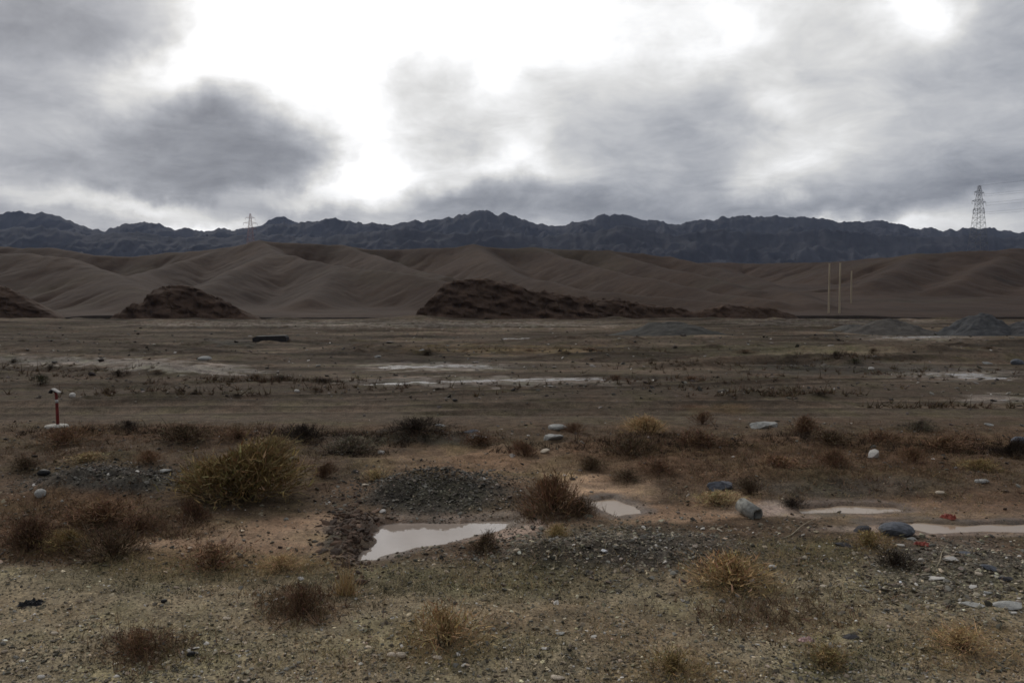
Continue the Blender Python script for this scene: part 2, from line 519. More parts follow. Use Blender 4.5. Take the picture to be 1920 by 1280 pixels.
def height(x, y):
    x = np.asarray(x, float); y = np.asarray(y, float)
    dd = np.hypot(x, y)
    road = sstep(19.8, 21.3, y + 0.5 * perlin(x / 6, y * 0 + 3.3, 9)) * (1 - sstep(24.0, 26.5, y + 1.2 * perlin(x / 9, y * 0 + 1.3, 19)))
    scrub = sstep(11.5, 15, y) * (1 - sstep(19, 21, y))
    near = 1 - sstep(40, 90, dd)
    far = sstep(24, 45, y)
    z = 0.05 * fbm(x / 4.0, y / 4.0, 3, 1)
    z = z + scrub * (0.16 * fbm(x / 1.7, y / 1.3, 4, 5) + 0.05)
    z = z + (1 - road * 0.9) * near * (0.05 * fbm(x / 0.7, y / 0.6, 4, 21) + 0.018 * ridged(x / 0.22, y / 0.22, 3, 31) - 0.01)
    # long low ridges of dumped gravel over the plain
    st = fbm(x / 16 + y * 0.03, y / 2.6, 4, 41)
    ly = np.log(np.maximum(y, 5.0))
    z = z + far * (0.12 + 0.0028 * np.minimum(y, 140)) * np.maximum(fbm(x / (3 + 0.22 * y), ly * 13 + x * 0.004, 3, 45) - 0.05, 0) * 2.3
    z = z + far * 0.22 * np.sign(st) * np.abs(st) ** 0.9 * (1 + sstep(60, 140, y) * 1.2)
    z = z + np.exp(-((y - 171 - 6 * perlin(x / 40, x * 0, 47)) / 4.0) ** 2) * np.maximum(fbm(x / 14, y / 9, 3, 49) + 0.05, 0) * 1.5
    bl = np.maximum(fbm(x / 2.2, y / 1.6, 3, 61) - 0.25, 0)
    z = z + far * (1 - sstep(60, 100, y)) * 0.55 * bl
    # tyre ruts in the track
    z = z - road * 0.08 * np.exp(-((y - 22.4 - 0.25 * perlin(x / 9, x * 0, 77)) / 0.22) ** 2) - road * 0.08 * np.exp(-((y - 23.9 - 0.25 * perlin(x / 9, x * 0, 78)) / 0.25) ** 2)
    for (mx, my, hw, hd, hh, rr) in _M:
        sel = (np.abs(x - mx) < 2.2 * hw) & (np.abs(y - my) < 2.2 * hd)
        if not np.any(sel): continue
        X_, Y_ = x[sel], y[sel]
        q = ((X_ - mx) / hw) ** 2 + ((Y_ - my) / hd) ** 2
        w = np.exp(-q * 1.6) * (q < 4)
        z[sel] = z[sel] + w * hh * (1 + 0.5 * fbm(X_ / (0.35 + hd * 0.3), Y_ / (0.35 + hd * 0.3), 3, 91)) + w * rr * ridged(X_ / 0.18, Y_ / 0.18, 2, 97)
    for pts, wd in TRACKS:
        g = [tuple(map(float, flat(a, b))) for a, b in pts]
        lo_ = min(p[1] for p in g) - 2; hi_ = max(p[1] for p in g) + 2
        sel = (y > lo_) & (y < hi_)
        if not np.any(sel): continue
        d = seg_dist(x[sel] + 0.5 * perlin(x[sel] / 5, y[sel] / 5, 65), y[sel] + 0.25 * perlin(x[sel] / 4, y[sel] / 9, 66), g)
        z[sel] += -0.09 * np.exp(-(d / wd) ** 2) + 0.07 * np.exp(-((d - 2.2 * wd) / (0.7 * wd)) ** 2)
    for pts, dp, wd in DITCH:
        g = [tuple(map(float, flat(a, b))) for a, b in pts]
        d = seg_dist(x, y, g)
        z = z - dp * np.exp(-(d / wd) ** 2)
    for nm, _, lv, mt, bank, pts in POOLS:
        fr = 0.9 if pts[:, 1].mean() < 22 else 9.0
        lo = pts.min(0) - fr - 0.6; hi = pts.max(0) + fr + 0.6
        sel = (x > lo[0]) & (x < hi[0]) & (y > lo[1]) & (y < hi[1])
        if not np.any(sel): continue
        xs = x[sel]; ys = y[sel]; zs = z[sel]
        sz = float(np.clip((pts.max(0) - pts.min(0)).min(), 0.15, 3.0))
        sd = poly_sd(xs, ys, pts) + (0.05 * fbm(xs / 0.22, ys / 0.22, 3, 71) + 0.13 * fbm(xs / 0.7, ys / 0.5, 2, 79)) * min(1.0, sz)
        m = 1 - sstep(-0.05, 0.07 + bank, sd)
        inner = (lv - 0.03 + 0.018 * fbm(xs / 0.5, ys / 0.3, 3, 73)) if fr < 1 else (lv + 0.012 + 0.14 * fbm(xs / 0.9, ys / 0.45, 3, 73)) - np.clip(-sd, 0, 0.3) * 0.12
        flatm = 1 - sstep(0.0 if fr < 1 else 2.5, fr, sd)
        kf = 0.75 if fr < 1 else 0.93
        zs = zs * (1 - kf * flatm) + flatm * kf * np.maximum(0.35 * zs + lv + 0.03, lv + 0.012)
        zs = np.where(sd < 0.6, np.maximum(zs, lv + 0.008), zs)
        zs = zs * (1 - m) + inner * m
        z[sel] = zs
    # the plain ends under the cut bank; keep it level there
    z = np.where(y > 180, z * (1 - sstep(180, 190, y)) - 0.0, z)
    return z


def hz(x, y):
    return float(height(np.array([float(x)]), np.array([float(y)]))[0])


def at(px, py):
    """point of the ground seen at a photo pixel"""
    z = 0.0
    for _ in range(12):
        x, y = flat(px, py, z)
        z2 = hz(x, y)
        z = 0.5 * z + 0.5 * z2
    x, y = flat(px, py, z)
    return float(x), float(y), hz(x, y)


def srgb(*c):
    return np.array([((v / 255) / 12.92 if v / 255 <= 0.04045 else ((v / 255 + 0.055) / 1.055) ** 2.4) for v in c])


# soils (albedo)
GRAVEL = np.array((0.27, 0.222, 0.148)); PLAIN = np.array((0.088, 0.068, 0.050)); TRACK = np.array((0.112, 0.087, 0.064))
SCRUB = np.array((0.10, 0.072, 0.049)); MUD = np.array((0.30, 0.20, 0.125)); PINKMUD = np.array((0.38, 0.29, 0.235))
DARKG = np.array((0.062, 0.058, 0.05)); RUST = np.array((0.13, 0.078, 0.046)); SILT = np.array((0.24, 0.21, 0.18)); OCHRE = np.array((0.19, 0.135, 0.068))
OLIVE = np.array((0.13, 0.115, 0.07))
# px, py, rx, ry, soil, strength, wetness
SOIL = [
    (480, 1010, 300, 40, MUD, 0.75, 0.25), (620, 1000, 150, 34, MUD, 0.85, 0.3), (330, 1010, 110, 18, MUD, .6, .2),
    (1030, 1000, 130, 22, MUD, 0.9, 0.4), (960, 985, 60, 25, PINKMUD, 0.8, 0.5), (800, 985, 170, 14, PINKMUD, .8, .4),
    (1130, 925, 110, 30, MUD, 0.9, 0.35), (1230, 965, 120, 18, MUD, 0.8, 0.3), (1370, 945, 80, 25, MUD, 0.8, 0.2),
    (1560, 955, 190, 16, PINKMUD, 0.95, 0.6), (1780, 965, 240, 30, MUD, 0.7, 0.5), (1790, 990, 250, 14, PINKMUD, 0.8, 0.5),
    (1850, 940, 180, 22, RUST, 0.6, 0.2), (1060, 870, 220, 40, MUD, 0.4, 0.1), (1075, 895, 60, 9, MUD * 1.5, .7, .3), (1130, 922, 60, 9, MUD * 1.6, .8, .3), (1180, 950, 50, 10, MUD * 1.5, .7, .3), (1850, 990, 200, 8, MUD * 1.6, .7, .3), (860, 865, 180, 30, MUD, 0.45, .1),
    (820, 930, 135, 36, DARKG, 0.85, 0), (205, 900, 145, 28, DARKG, 0.9, 0), (660, 1005, 45, 48, DARKG * 0.7, 0.85, 0.2),
    (130, 960, 190, 40, RUST, 0.8, 0), (60, 1020, 120, 40, RUST, 0.7, 0), (250, 985, 150, 25, RUST, 0.7, 0), (350, 1060, 180, 35, OCHRE, 0.7, 0),
    (560, 1060, 90, 25, OCHRE, 0.6, 0), (1120, 1030, 170, 40, DARKG * 1.5, 0.7, 0), (1300, 1030, 120, 28, DARKG * 1.6, .5, 0),
    (1780, 1070, 150, 60, DARKG * 2.0, 0.6, 0), (1550, 905, 200, 25, DARKG * 1.5, 0.5, 0),
    (700, 1090, 170, 30, OLIVE, 0.6, 0), (300, 1080, 260, 30, OLIVE, 0.5, 0), (950, 1090, 250, 40, OLIVE, 0.6, 0), (1500, 1040, 130, 35, OLIVE, 0.6, 0),
    (560, 1140, 90, 35, RUST, 0.5, 0), (830, 1200, 100, 50, OCHRE, 0.6, 0), (1380, 1090, 90, 40, OCHRE, 0.7, 0), (270, 1220, 90, 40, RUST, .45, 0),
    (1450, 1160, 160, 40, RUST, 0.35, 0), (1820, 1220, 140, 50, OCHRE, 0.5, 0), (1270, 1270, 140, 50, OCHRE, .5, 0), (1560, 1260, 100, 40, OLIVE, .5, 0),
    (1100, 1170, 200, 40, RUST, 0.25, 0),
    (200, 845, 260, 30, SCRUB, 0.5, 0), (1500, 860, 420, 45, RUST, 0.55, 0), (1750, 830, 200, 22, RUST, 0.6, 0), (1200, 840, 160, 25, RUST, 0.6, 0),
    (300, 810, 260, 14, RUST * 0.8, 0.7, 0), (760, 820, 160, 14, DARKG, 0.6, 0), (1700, 790, 260, 10, SCRUB, .5, 0),
    (330, 690, 130, 8, SILT, 0.8, 0.2), (160, 678, 200, 6, SILT, 0.7, 0.2), (20, 672, 80, 6, SILT, 0.5, 0.1), (420, 697, 90, 4, SILT, .8, .2),
    (820, 687, 150, 7, SILT, 0.7, 0.2), (900, 715, 270, 8, SILT, 0.6, 0.2), (1800, 702, 130, 12, SILT, 0.6, 0.1), (1880, 748, 90, 8, SILT, .6, .2),
    (1720, 632, 130, 4, SILT, 0.6, 0.2), (700, 608, 500, 4, SILT * 0.85, 0.7, 0), (1560, 604, 220, 4, SILT * 0.8, .7, 0),
    (200, 640, 250, 14, PLAIN * 0.85, 0.6, 0), (950, 655, 240, 8, OCHRE * .8, 0.5, 0), (1450, 655, 240, 10, OLIVE * 0.85, .5, 0), (1600, 690, 200, 12, DARKG * 1.3, .5, 0),
    (1340, 765, 70, 10, RUST * 1.1, .5, 0), (430, 642, 50, 6, DARKG * 1.2, .7, 0),
]


def soils(x, y, z):
    px, py = pix(x, y, z)
    px = px + 55 * fbm(x / 0.9, y / 0.9, 4, 201); py = py + 15 * fbm(x / 1.1 + 5, y / 0.8, 4, 211)
    n = len(x)
    c = np.empty((n, 3)); wet = np.zeros(n)
    g = (1 - sstep(1040, 1085, py))[:, None]; t = (1 - sstep(786, 800, py))[:, None]; p = (1 - sstep(742, 756, py))[:, None]
    c[:] = GRAVEL
    c = c * (1 - g) + SCRUB * 1.12 * g
    c = c * (1 - t) + TRACK * t
    c = c * (1 - p) + PLAIN * p
    for (bx, by, rx, ry, sl, s, w) in SOIL:
        q = ((px - bx) / rx) ** 2 + ((py - by) / ry) ** 2
        m = s * (1 - sstep(0.35, 1.5, q))
        c = c * (1 - m[:, None]) + sl * m[:, None]
        wet = np.maximum(wet, w * m)
    # soaked, darker rim round the near pools
    for nm, _, lv, mt, bank, pts in POOLS:
        if pts[:, 1].mean() > 22: continue
        lo = pts.min(0) - 0.9; hi = pts.max(0) + 0.9
        sel = (x > lo[0]) & (x < hi[0]) & (y > lo[1]) & (y < hi[1])
        if not np.any(sel): continue
        sd = poly_sd(x[sel], y[sel], pts) + 0.12 * fbm(x[sel] / 0.4, y[sel] / 0.4, 3, 261)
        b = 1 - sstep(0.10, 0.42, sd)
        c[sel] = c[sel] * (1 - b[:, None]) + np.array((0.13, 0.086, 0.055)) * b[:, None]
        wet[sel] = np.maximum(wet[sel], 0.85 * b)
    # long stripes of darker and lighter gravel drawn out along the plain
    st = fbm(x / 11, y / 1.3, 4, 231)
    far = sstep(24, 40, y)
    ly = np.log(np.maximum(y, 5.0))
    st2 = fbm(x / (2.5 + 0.22 * y), ly * 15 + 0.004 * x, 4, 235)
    c *= np.exp(far * (0.45 * st + 1.35 * st2))[:, None]
    for pts, wd in TRACKS:
        g = [tuple(map(float, flat(a, b))) for a, b in pts]
        d = seg_dist(x + 0.5 * perlin(x / 5, y / 5, 65), y + 0.25 * perlin(x / 4, y / 9, 66), g)
        c *= (1 + 0.28 * np.exp(-(d / (1.3 * wd)) ** 2) - 0.25 * np.exp(-((d - 2.4 * wd) / (0.8 * wd)) ** 2))[:, None]
    ru = sstep(20.5, 21.5, y) * (1 - sstep(24.5, 26, y))
    c *= (1 + ru * 0.28 * fbm(x / 14, y / 0.35, 3, 241))[:, None]
    c *= (1 + 0.25 * fbm(x / 1.5, y / 1.5, 3, 251))[:, None]
    return np.clip(c, 0.01, 0.9), wet


ys = np.concatenate([np.linspace(-14, 4.6, 40)[:-1], np.geomspace(4.6, 200, 1080), np.geomspace(200, 7350, 60)[1:]])
us = np.linspace(-1, 1, 760)
GX = us[None, :] * (0.80 * np.maximum(ys, 0) + 3.2)[:, None]
GY = np.repeat(ys[:, None], len(us), 1)
gx, gy = GX.ravel(), GY.ravel()
gz = height(gx, gy)
gcol, gwet = soils(gx, gy, gz)
me = mesh('ground', np.stack([gx, gy, gz], 1), gridfaces(len(ys), len(us)), gcol, True, {'wet': gwet})
tag(link('ground', me, M['ground']), 'wide stony flat of gravel, mud and wheel tracks reaching to the hills', kind='structure')

for nm, outline, lv, mt, bank, pts in POOLS:
    c = pts.mean(0)
    ex = pts + (pts - c) / np.maximum(np.linalg.norm(pts - c, axis=1), 1e-6)[:, None] * (0.16 + bank)
    me = bpy.data.meshes.new('puddle_water')
    me.from_pydata([(p[0], p[1], lv) for p in ex], [], [tuple(range(len(ex)))])
    me.update()
    if me.polygons[0].normal.z < 0: me.flip_normals()
    tag(link('puddle_water', me, M[mt]), kind='structure')
POOL_LABEL = ['pale puddle in a dug hollow, biggest sheet of water', 'small sandy puddle beside the red-brown bush', 'long muddy pool behind the blue-grey boulder',
              'thin wet film on the mud behind the brown tuft', 'thin bright streak of water far out on the plain', 'long broken streak of water on the plain',
              'bright sliver of water under the grey gravel heaps', 'scattered shallow water among pale stones', 'little pool at the edge of the track', 'faint sliver of water below the bluff']
for o, lb in zip([o for o in bpy.data.objects if o.name.startswith('puddle_water')], POOL_LABEL):
    o['label'] = lb

# ------------------------------------------------------------------ hills
RIDGES = [
    (0.50, 10, [(-500, 452, 480), (-300, 455, 470), (0, 462, 470), (100, 465, 460), (180, 479, 440), (250, 481, 450), (330, 474, 450), (420, 466, 440), (490, 455, 430), (560, 456, 440), (640, 461, 450), (700, 468, 452), (760, 466, 460), (830, 467, 445), (890, 460, 440), (940, 466, 450), (1000, 466, 450), (1100, 469, 450), (1200, 473, 440), (1250, 483, 440)]),
    (0.45, 12, [(1250, 483, 440), (1330, 499, 400), (1420, 524, 330), (1480, 547, 270), (1530, 568, 230)]),
    (0.30, 10, [(1250, 492, 600), (1400, 493, 600), (1500, 495, 560), (1580, 490, 520), (1650, 483, 480), (1720, 477, 450), (1800, 472, 440), (1920, 468, 440), (2300, 458, 440), (2600, 470, 440)]),
    (0.42, 12, [(-500, 470, 340), (-300, 468, 330), (0, 473, 320), (60, 475, 315), (120, 483, 305), (170, 499, 290), (215, 519, 268), (260, 545, 240), (300, 568, 215)]),
    (0.45, 5, [(490, 455, 430), (520, 475, 380), (575, 486, 350), (640, 499, 320), (720, 511, 295), (830, 524, 265), (950, 540, 240), (1060, 562, 215)]),
    (0.45, 6, [(520, 475, 380), (470, 494, 335), (430, 514, 300), (370, 548, 250), (320, 570, 220)]),
    (0.45, 6, [(640, 499, 320), (610, 530, 270), (580, 560, 230)]),
    (0.45, 6, [(420, 466, 440), (350, 488, 400), (270, 510, 340), (235, 528, 290)]),
    (0.45, 6, [(640, 461, 450), (700, 478, 410), (760, 500, 350), (840, 520, 300)]),
    (0.45, 7, [(890, 460, 440), (915, 488, 380), (980, 518, 320), (1090, 544, 270), (1250, 556, 240), (1400, 570, 215)]),
    (0.45, 7, [(1000, 466, 450), (1070, 488, 400), (1170, 514, 330), (1300, 540, 280), (1450, 564, 230)]),
    (0.45, 7, [(1140, 470, 445), (1220, 495, 390), (1330, 522, 330), (1420, 545, 280)]),
    (0.35, 8, [(1900, 469, 440), (1850, 500, 380), (1780, 530, 330)]),
    (0.35, 8, [(1720, 477, 450), (1690, 500, 400), (1640, 525, 350)]),
    (0.35, 8, [(2100, 465, 440), (2020, 500, 380), (1960, 530, 330)]),
    (0.2, 20, [(-600, 492, 700), (300, 484, 700), (472, 478, 700), (900, 482, 700), (1300, 496, 700), (1650, 492, 620), (1830, 482, 560), (2300, 480, 560)]),
]


def hill_height(x, y):
    zs = []
    for k, r, pts in RIDGES:
        P = [W(*p) for p in pts]
        best = np.full(x.shape, -1e9); cum = 0.0; r = r * 0.4
        wob = 7.0 * fbm(x / 26, y / 26, 3, 303)
        for a, b in zip(P[:-1], P[1:]):
            ex, ey = b[0] - a[0], b[1] - a[1]
            ln = math.hypot(ex, ey)
            t = np.clip(((x - a[0]) * ex + (y - a[1]) * ey) / (ex * ex + ey * ey), 0, 1)
            d = np.hypot(x - a[0] - ex * t, y - a[1] - ey * t)
            sarc = cum + t * ln + wob; cum += ln
            g1 = 1 - np.abs(perlin(sarc / 27.0, d / 90.0 + k * 10, 305)) * 2.2
            g2 = 1 - np.abs(perlin(sarc / 7.0, d / 40.0 + k * 10, 307)) * 2.2
            gl = sstep(2, 30, d) * 3.0 * np.maximum(g1, -0.2) ** 2 + sstep(2, 14, d) * 0.28 * np.maximum(g2, 0) ** 2
            best = np.maximum(best, a[2] + (b[2] - a[2]) * t - k * (np.sqrt(d * d + r * r) - r) - gl)
        zs.append(best)
    right = sstep(40, 140, x)
    ap = 1.0 + (y - 196) * (0.028 + 0.022 * right)
    # low bench with a cut edge on the right
    bx = sstep(120, 150, x)
    ap = ap + bx * 2.2 * sstep(352, 355, y + 6 * perlin(x / 25, y * 0, 301)) - bx * 0.0
    zs.append(np.minimum(ap + 0.9 * fbm(x / 18, y / 30, 3, 309) * sstep(200, 215, y), 16))
    s = 0.9
    Z = np.stack(zs); mx = Z.max(0)
    z = mx + s * np.log(np.exp((Z - mx) / s).sum(0)) - s * 0.15
    up = sstep(1.5, 9, z)
    z = z + up * (1.4 * fbm(x / 45, y / 45, 3, 311) + 0.55 * fbm(x / 13, y / 16, 3, 321)) - up * 0.55 * np.maximum(ridged(x / 16 + 0.3 * fbm(x / 30, y / 30, 2, 5), y / 70, 3, 331) - 0.55, 0)
    return z


def bank_y(x):
    return 195 + 3.2 * fbm(x / 38, x * 0 + 2.2, 4, 341) + 0.8 * fbm(x / 4.5, x * 0 + 9.2, 3, 351)


yr = np.concatenate([np.linspace(188, 203, 62)[:-1], np.geomspace(203, 820, 420)])
ur = np.linspace(-1.05, 1.05, 860)
HX = ur[None, :] * (0.80 * yr)[:, None]; HY = np.repeat(yr[:, None], len(ur), 1)
hx, hy = HX.ravel(), HY.ravel()
hzv = hill_height(hx, hy)
by = bank_y(hx)
toe = sstep(-0.15, 0.25, hy - by)
bankh = 0.25 + 0.75 * sstep(-0.3, 0.25, fbm(hx / 30, hx * 0 + 4.4, 3, 361)) * (1 - 0.8 * sstep(85, 110, hx))
hzv = np.where(hy < by + 8, np.minimum(hzv, 0.0 + bankh * 1.2 + (hy - by) * 0.12), hzv)
hzv = hzv * toe - 1.0 * (1 - toe)
hcol = np.array((0.055, 0.037, 0.027))[None, :] * (1 + 0.34 * fbm(hx / 60, hy / 60, 3, 371) + 0.12 * fbm(hx / 9, hy / 40, 3, 381))[:, None]
olv = sstep(0.15, 0.45, fbm(hx / 80, hy / 60, 3, 391))[:, None] * 0.5
hcol = hcol * (1 - olv) + np.array((0.056, 0.044, 0.029)) * olv
# the cut face of the bank is raw dark earth; the bench edge too
cut = (1 - sstep(0.3, 1.2, hy - by))[:, None]
hcol = hcol * (1 - cut) + np.array((0.045, 0.036, 0.03)) * cut
be = (sstep(120, 150, hx) * np.exp(-((hy + 6 * perlin(hx / 25, hy * 0, 301) - 353.5) / 2.2) ** 2) * sstep(0.0, 0.3, fbm(hx / 14, hx * 0, 3, 395)))[:, None]
hcol = hcol * (1 - be * 0.8) + np.array((0.035, 0.028, 0.024)) * be * 0.8
me = mesh('hills', np.stack([hx, hy, hzv], 1), gridfaces(len(yr), len(ur)), np.clip(hcol, 0.01, 1))
tag(link('hills', me, M['hill']), 'smooth bare brown hills with folded spurs', kind='structure')


def hills_at(px, d):
    x = (px - 960) / F * d
    return x, d, float(hill_height(np.array([x]), np.array([float(d)]))[0])


# eroded earth bluffs at the foot of the hills
BLUFFS = [
    ('rugged dark brown bluff of raw earth under the middle hills', 193, [(762, 597), (785, 580), (812, 556), (832, 536), (850, 528), (880, 526), (920, 525), (945, 529), (965, 535), (1000, 544), (1050, 546), (1085, 555), (1100, 558), (1150, 560), (1190, 568), (1260, 574), (1300, 584), (1340, 574), (1390, 571), (1440, 577), (1480, 588), (1510, 597)], 0.9),
    ('rounded mound of raw dark earth at the foot of the smooth hills', 193, [(195, 598), (225, 586), (250, 572), (275, 552), (295, 540), (315, 533), (345, 532), (370, 540), (400, 556), (435, 573), (470, 590), (500, 598)], 1.0),
    ('dark smooth-backed earth spur cut off by the edge of the view', 192, [(-260, 540), (-160, 524), (-60, 528), (0, 535), (25, 544), (50, 560), (75, 576), (100, 590), (125, 599)], 0.45),
]
for label, d0, prof, rough in BLUFFS:
    pr = np.array(prof, float)
    u = np.linspace(pr[0, 0], pr[-1, 0], int((pr[-1, 0] - pr[0, 0]) / 1.5))
    top = H + (HZ - np.interp(u, pr[:, 0], pr[:, 1])) / F * d0
    X = (u - 960) / F * d0
    v = np.concatenate([np.linspace(-7.5, 1.5, 80), np.linspace(1.5, 22, 40)[1:]])
    VX, VV = np.meshgrid(X, v)
    TT = np.repeat(np.maximum(top, 0)[None, :], len(v), 0)
    reach = 2.0 + TT * 0.72 + 1.6 * fbm(VX / 6, VX * 0 + 1.7, 3, 411)
    f = 0.72 * sstep(-0.85, 0.0, VV / reach) + 0.28 * sstep(-1.0, -0.3, VV / reach)
    f = np.where(VV > 0, 1 - 0.02 * VV, f)
    gul = ridged(VX / 8.5 + 0.6 * fbm(VX / 6, VV / 6, 3, 415) + VV * 0.06, VV / 9.0, 4, 421)
    cav = fbm(VX / 3.4, VV / 1.6 + TT, 4, 431)
    slope = (f > 0.02) * (VV < 2.5) * np.clip(TT / 4, 0.15, 1)
    z = TT * f + rough * slope * ((gul - 0.70) * 5.0 + 1.0 * cav) * (0.12 + 1.2 * f * (1.12 - f) * 2)
    st = np.round(z / 1.4) * 1.4
    z = z * 0.88 + st * 0.12 * slope + z * 0.12 * (1 - slope)
    edge = np.minimum(sstep(0, 1, (VX - X[0]) / 3), sstep(0, 1, (X[-1] - VX) / 3))
    z = z * edge - 0.8 * (1 - sstep(-1.0, -0.85, VV / reach)) - 0.8 * (1 - edge)
    back = sstep(0.5, 6, VV)
    z = z - back * 0.15 * VV
    c = np.array((0.072, 0.048, 0.035))[None, :] * np.exp(0.8 * fbm(VX.ravel() / 3.5 + z.ravel() * 0.25, VV.ravel() / 2 + z.ravel() * 0.5, 4, 441))[:, None]  # raw earth colour; its light and dark patches imitate lit ledges and shaded faces
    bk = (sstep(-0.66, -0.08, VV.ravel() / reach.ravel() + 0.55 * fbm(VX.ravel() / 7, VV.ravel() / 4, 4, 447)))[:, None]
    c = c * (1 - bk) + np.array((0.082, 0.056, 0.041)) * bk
    lump = 2.2 * fbm(VX / 4.5 + 0.2 * z, z / 2.2, 3, 451) * slope * sstep(0.3, 1.5, z) * (VV < 1.5)
    slide = 1.1 * fbm(VX / 3.0 + 7, z / 3.0, 3, 457) * slope * sstep(0.5, 2, z) * sstep(0, .3, np.maximum(TT - z, 0))
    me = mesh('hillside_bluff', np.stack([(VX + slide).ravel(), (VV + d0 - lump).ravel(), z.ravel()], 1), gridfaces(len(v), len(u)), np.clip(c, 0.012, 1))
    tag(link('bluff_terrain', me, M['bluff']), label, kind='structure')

# ------------------------------------------------------------------ mountains
CREST = np.array([(-700, 420), (-400, 412), (-200, 400), (-100, 412), (0, 405), (18, 400), (40, 398), (62, 401), (85, 398), (100, 402), (112, 406), (140, 417), (160, 424), (185, 430), (200, 433), (212, 428), (225, 424), (245, 421), (265, 416), (285, 417), (300, 420), (318, 425), (330, 430), (345, 427), (360, 429), (385, 436), (400, 433), (415, 429), (430, 431), (450, 429), (470, 428), (490, 425), (505, 420), (530, 419), (545, 420), (560, 420), (580, 416), (600, 418), (612, 412), (625, 410), (640, 413), (655, 416), (675, 418), (690, 419), (715, 421), (740, 421), (760, 418), (780, 415), (800, 415), (825, 411), (850, 408), (870, 402), (890, 397), (905, 396), (920, 398), (935, 402), (950, 401), (975, 411), (1000, 419), (1025, 423), (1045, 425), (1060, 421), (1075, 417), (1090, 417), (1105, 414), (1118, 407), (1132, 402), (1145, 405), (1165, 402), (1185, 407), (1200, 413), (1215, 414), (1235, 417), (1255, 418), (1275, 425), (1290, 416), (1310, 413), (1335, 416), (1350, 408), (1375, 407), (1400, 406), (1425, 407), (1450, 406), (1480, 408), (1500, 408), (1530, 411), (1550, 412), (1570, 418), (1585, 417), (1600, 416), (1615, 418), (1635, 412), (1650, 414), (1665, 417), (1680, 420), (1695, 424), (1710, 430), (1725, 429), (1740, 427), (1752, 429), (1765, 432), (1788, 431), (1800, 427), (1815, 428), (1835, 431), (1850, 428), (1870, 432), (1890, 433), (1920, 438), (2050, 430), (2200, 415), (2400, 425), (2700, 420)], float)
CREST2 = np.array([(-700, 430), (-300, 445), (0, 432), (80, 424), (160, 440), (260, 436), (330, 446), (420, 444), (520, 440), (600, 446), (690, 436), (760, 428), (840, 440), (930, 430), (1010, 446), (1090, 438), (1170, 424), (1260, 442), (1350, 430), (1440, 440), (1550, 430), (1640, 440), (1730, 446), (1830, 442), (1920, 448), (2200, 440), (2700, 445)], float)
CREST3 = np.array([(440, 452), (470, 440), (495, 424), (508, 412), (520, 407), (532, 406), (545, 411), (560, 417), (590, 424), (640, 440)], float)


def range_mesh(name, crest, r_crest, r0, r1, na, nrr, seed, color, label, rug):
    pxs = np.linspace(crest[0, 0], crest[-1, 0], na)
    py = np.interp(pxs, crest[:, 0], crest[:, 1])
    pxs_ = pxs / 24.0
    py = py + 1.8 * fbm(pxs / 26.0, pxs * 0 + seed + 0.37, 3, seed) - 7.0 * (ridged(pxs / 27.0, pxs * 0 + seed + 0.21, 3, seed + 3) - 0.6) + 0.8 * perlin(pxs / 4.0, pxs * 0 + 0.4, seed + 5)
    A = (pxs - 960) / F
    el = (HZ - py) / F
    r = np.concatenate([np.linspace(r0, r_crest, nrr), np.linspace(r_crest, r1, nrr // 4)[1:]])
    AA, RR = np.meshgrid(A, r)
    EE = np.repeat(el[None, :], len(r), 0)
    t = np.clip((RR - r0) / (r_crest - r0), 0, 1)
    X = AA * RR
    q = ridged(X / 620 + 0.25 * fbm(X / 500, RR / 500, 3, seed + 7), RR / 900, 5, seed + 11)
    q2 = ridged(X / 210, RR / 260, 4, seed + 23)
    shape = t ** 0.85 * (1 - rug * (1 - q) * 1.2 * (1 - t ** 3)) + rug * (q2 - 0.6) * 0.55 * (1 - t ** 4) * sstep(0, 0.25, t)
    slope = np.clip(shape, -0.05, None)
    kk = max(5, na // 22); ker = np.hanning(kk * 2 + 1); ker /= ker.sum()
    sm = np.convolve(np.pad(el, kk, mode='edge'), ker, mode='valid')
    mixk = np.clip((t - 0.72) / 0.28, 0, 1) ** 2
    zc = H + (np.repeat(sm[None, :], len(r), 0) * (1 - mixk) + EE * mixk) * r_crest
    z = zc * slope
    back = np.clip((RR - r_crest) / (r1 - r_crest), 0, 1)
    z = z * (1 - 0.55 * back)
    # nothing in front of the crest stands higher against the sky than the crest itself
    los = (z - H) / RR
    z = np.where((RR < r_crest) & (los > EE * 0.985), H + EE * 0.985 * RR, z)
    c = np.array(color)[None, :] * (1 + 0.3 * fbm(X.ravel() / 300, RR.ravel() / 300, 4, seed + 31))[:, None]
    me = mesh(name, np.stack([X.ravel(), RR.ravel(), z.ravel()], 1), gridfaces(len(r), na), np.clip(c, 0.01, 1))
    tag(link(name, me, M['rock_range']), label, kind='structure')


range_mesh('mountains', CREST, 5200, 3300, 6000, 1500, 150, 500, (0.055, 0.055, 0.06), 'jagged dark blue mountain range under the clouds', 0.75)
range_mesh('foothill_mountains', CREST2, 3600, 2600, 4000, 1100, 90, 600, (0.05, 0.05, 0.056), 'lower dark spurs in front of the mountain range', 0.7)
range_mesh('peak_mountains', CREST3, 6900, 6300, 7100, 160, 30, 700, (0.085, 0.085, 0.09), 'paler distant peak showing behind the range', 0.6)

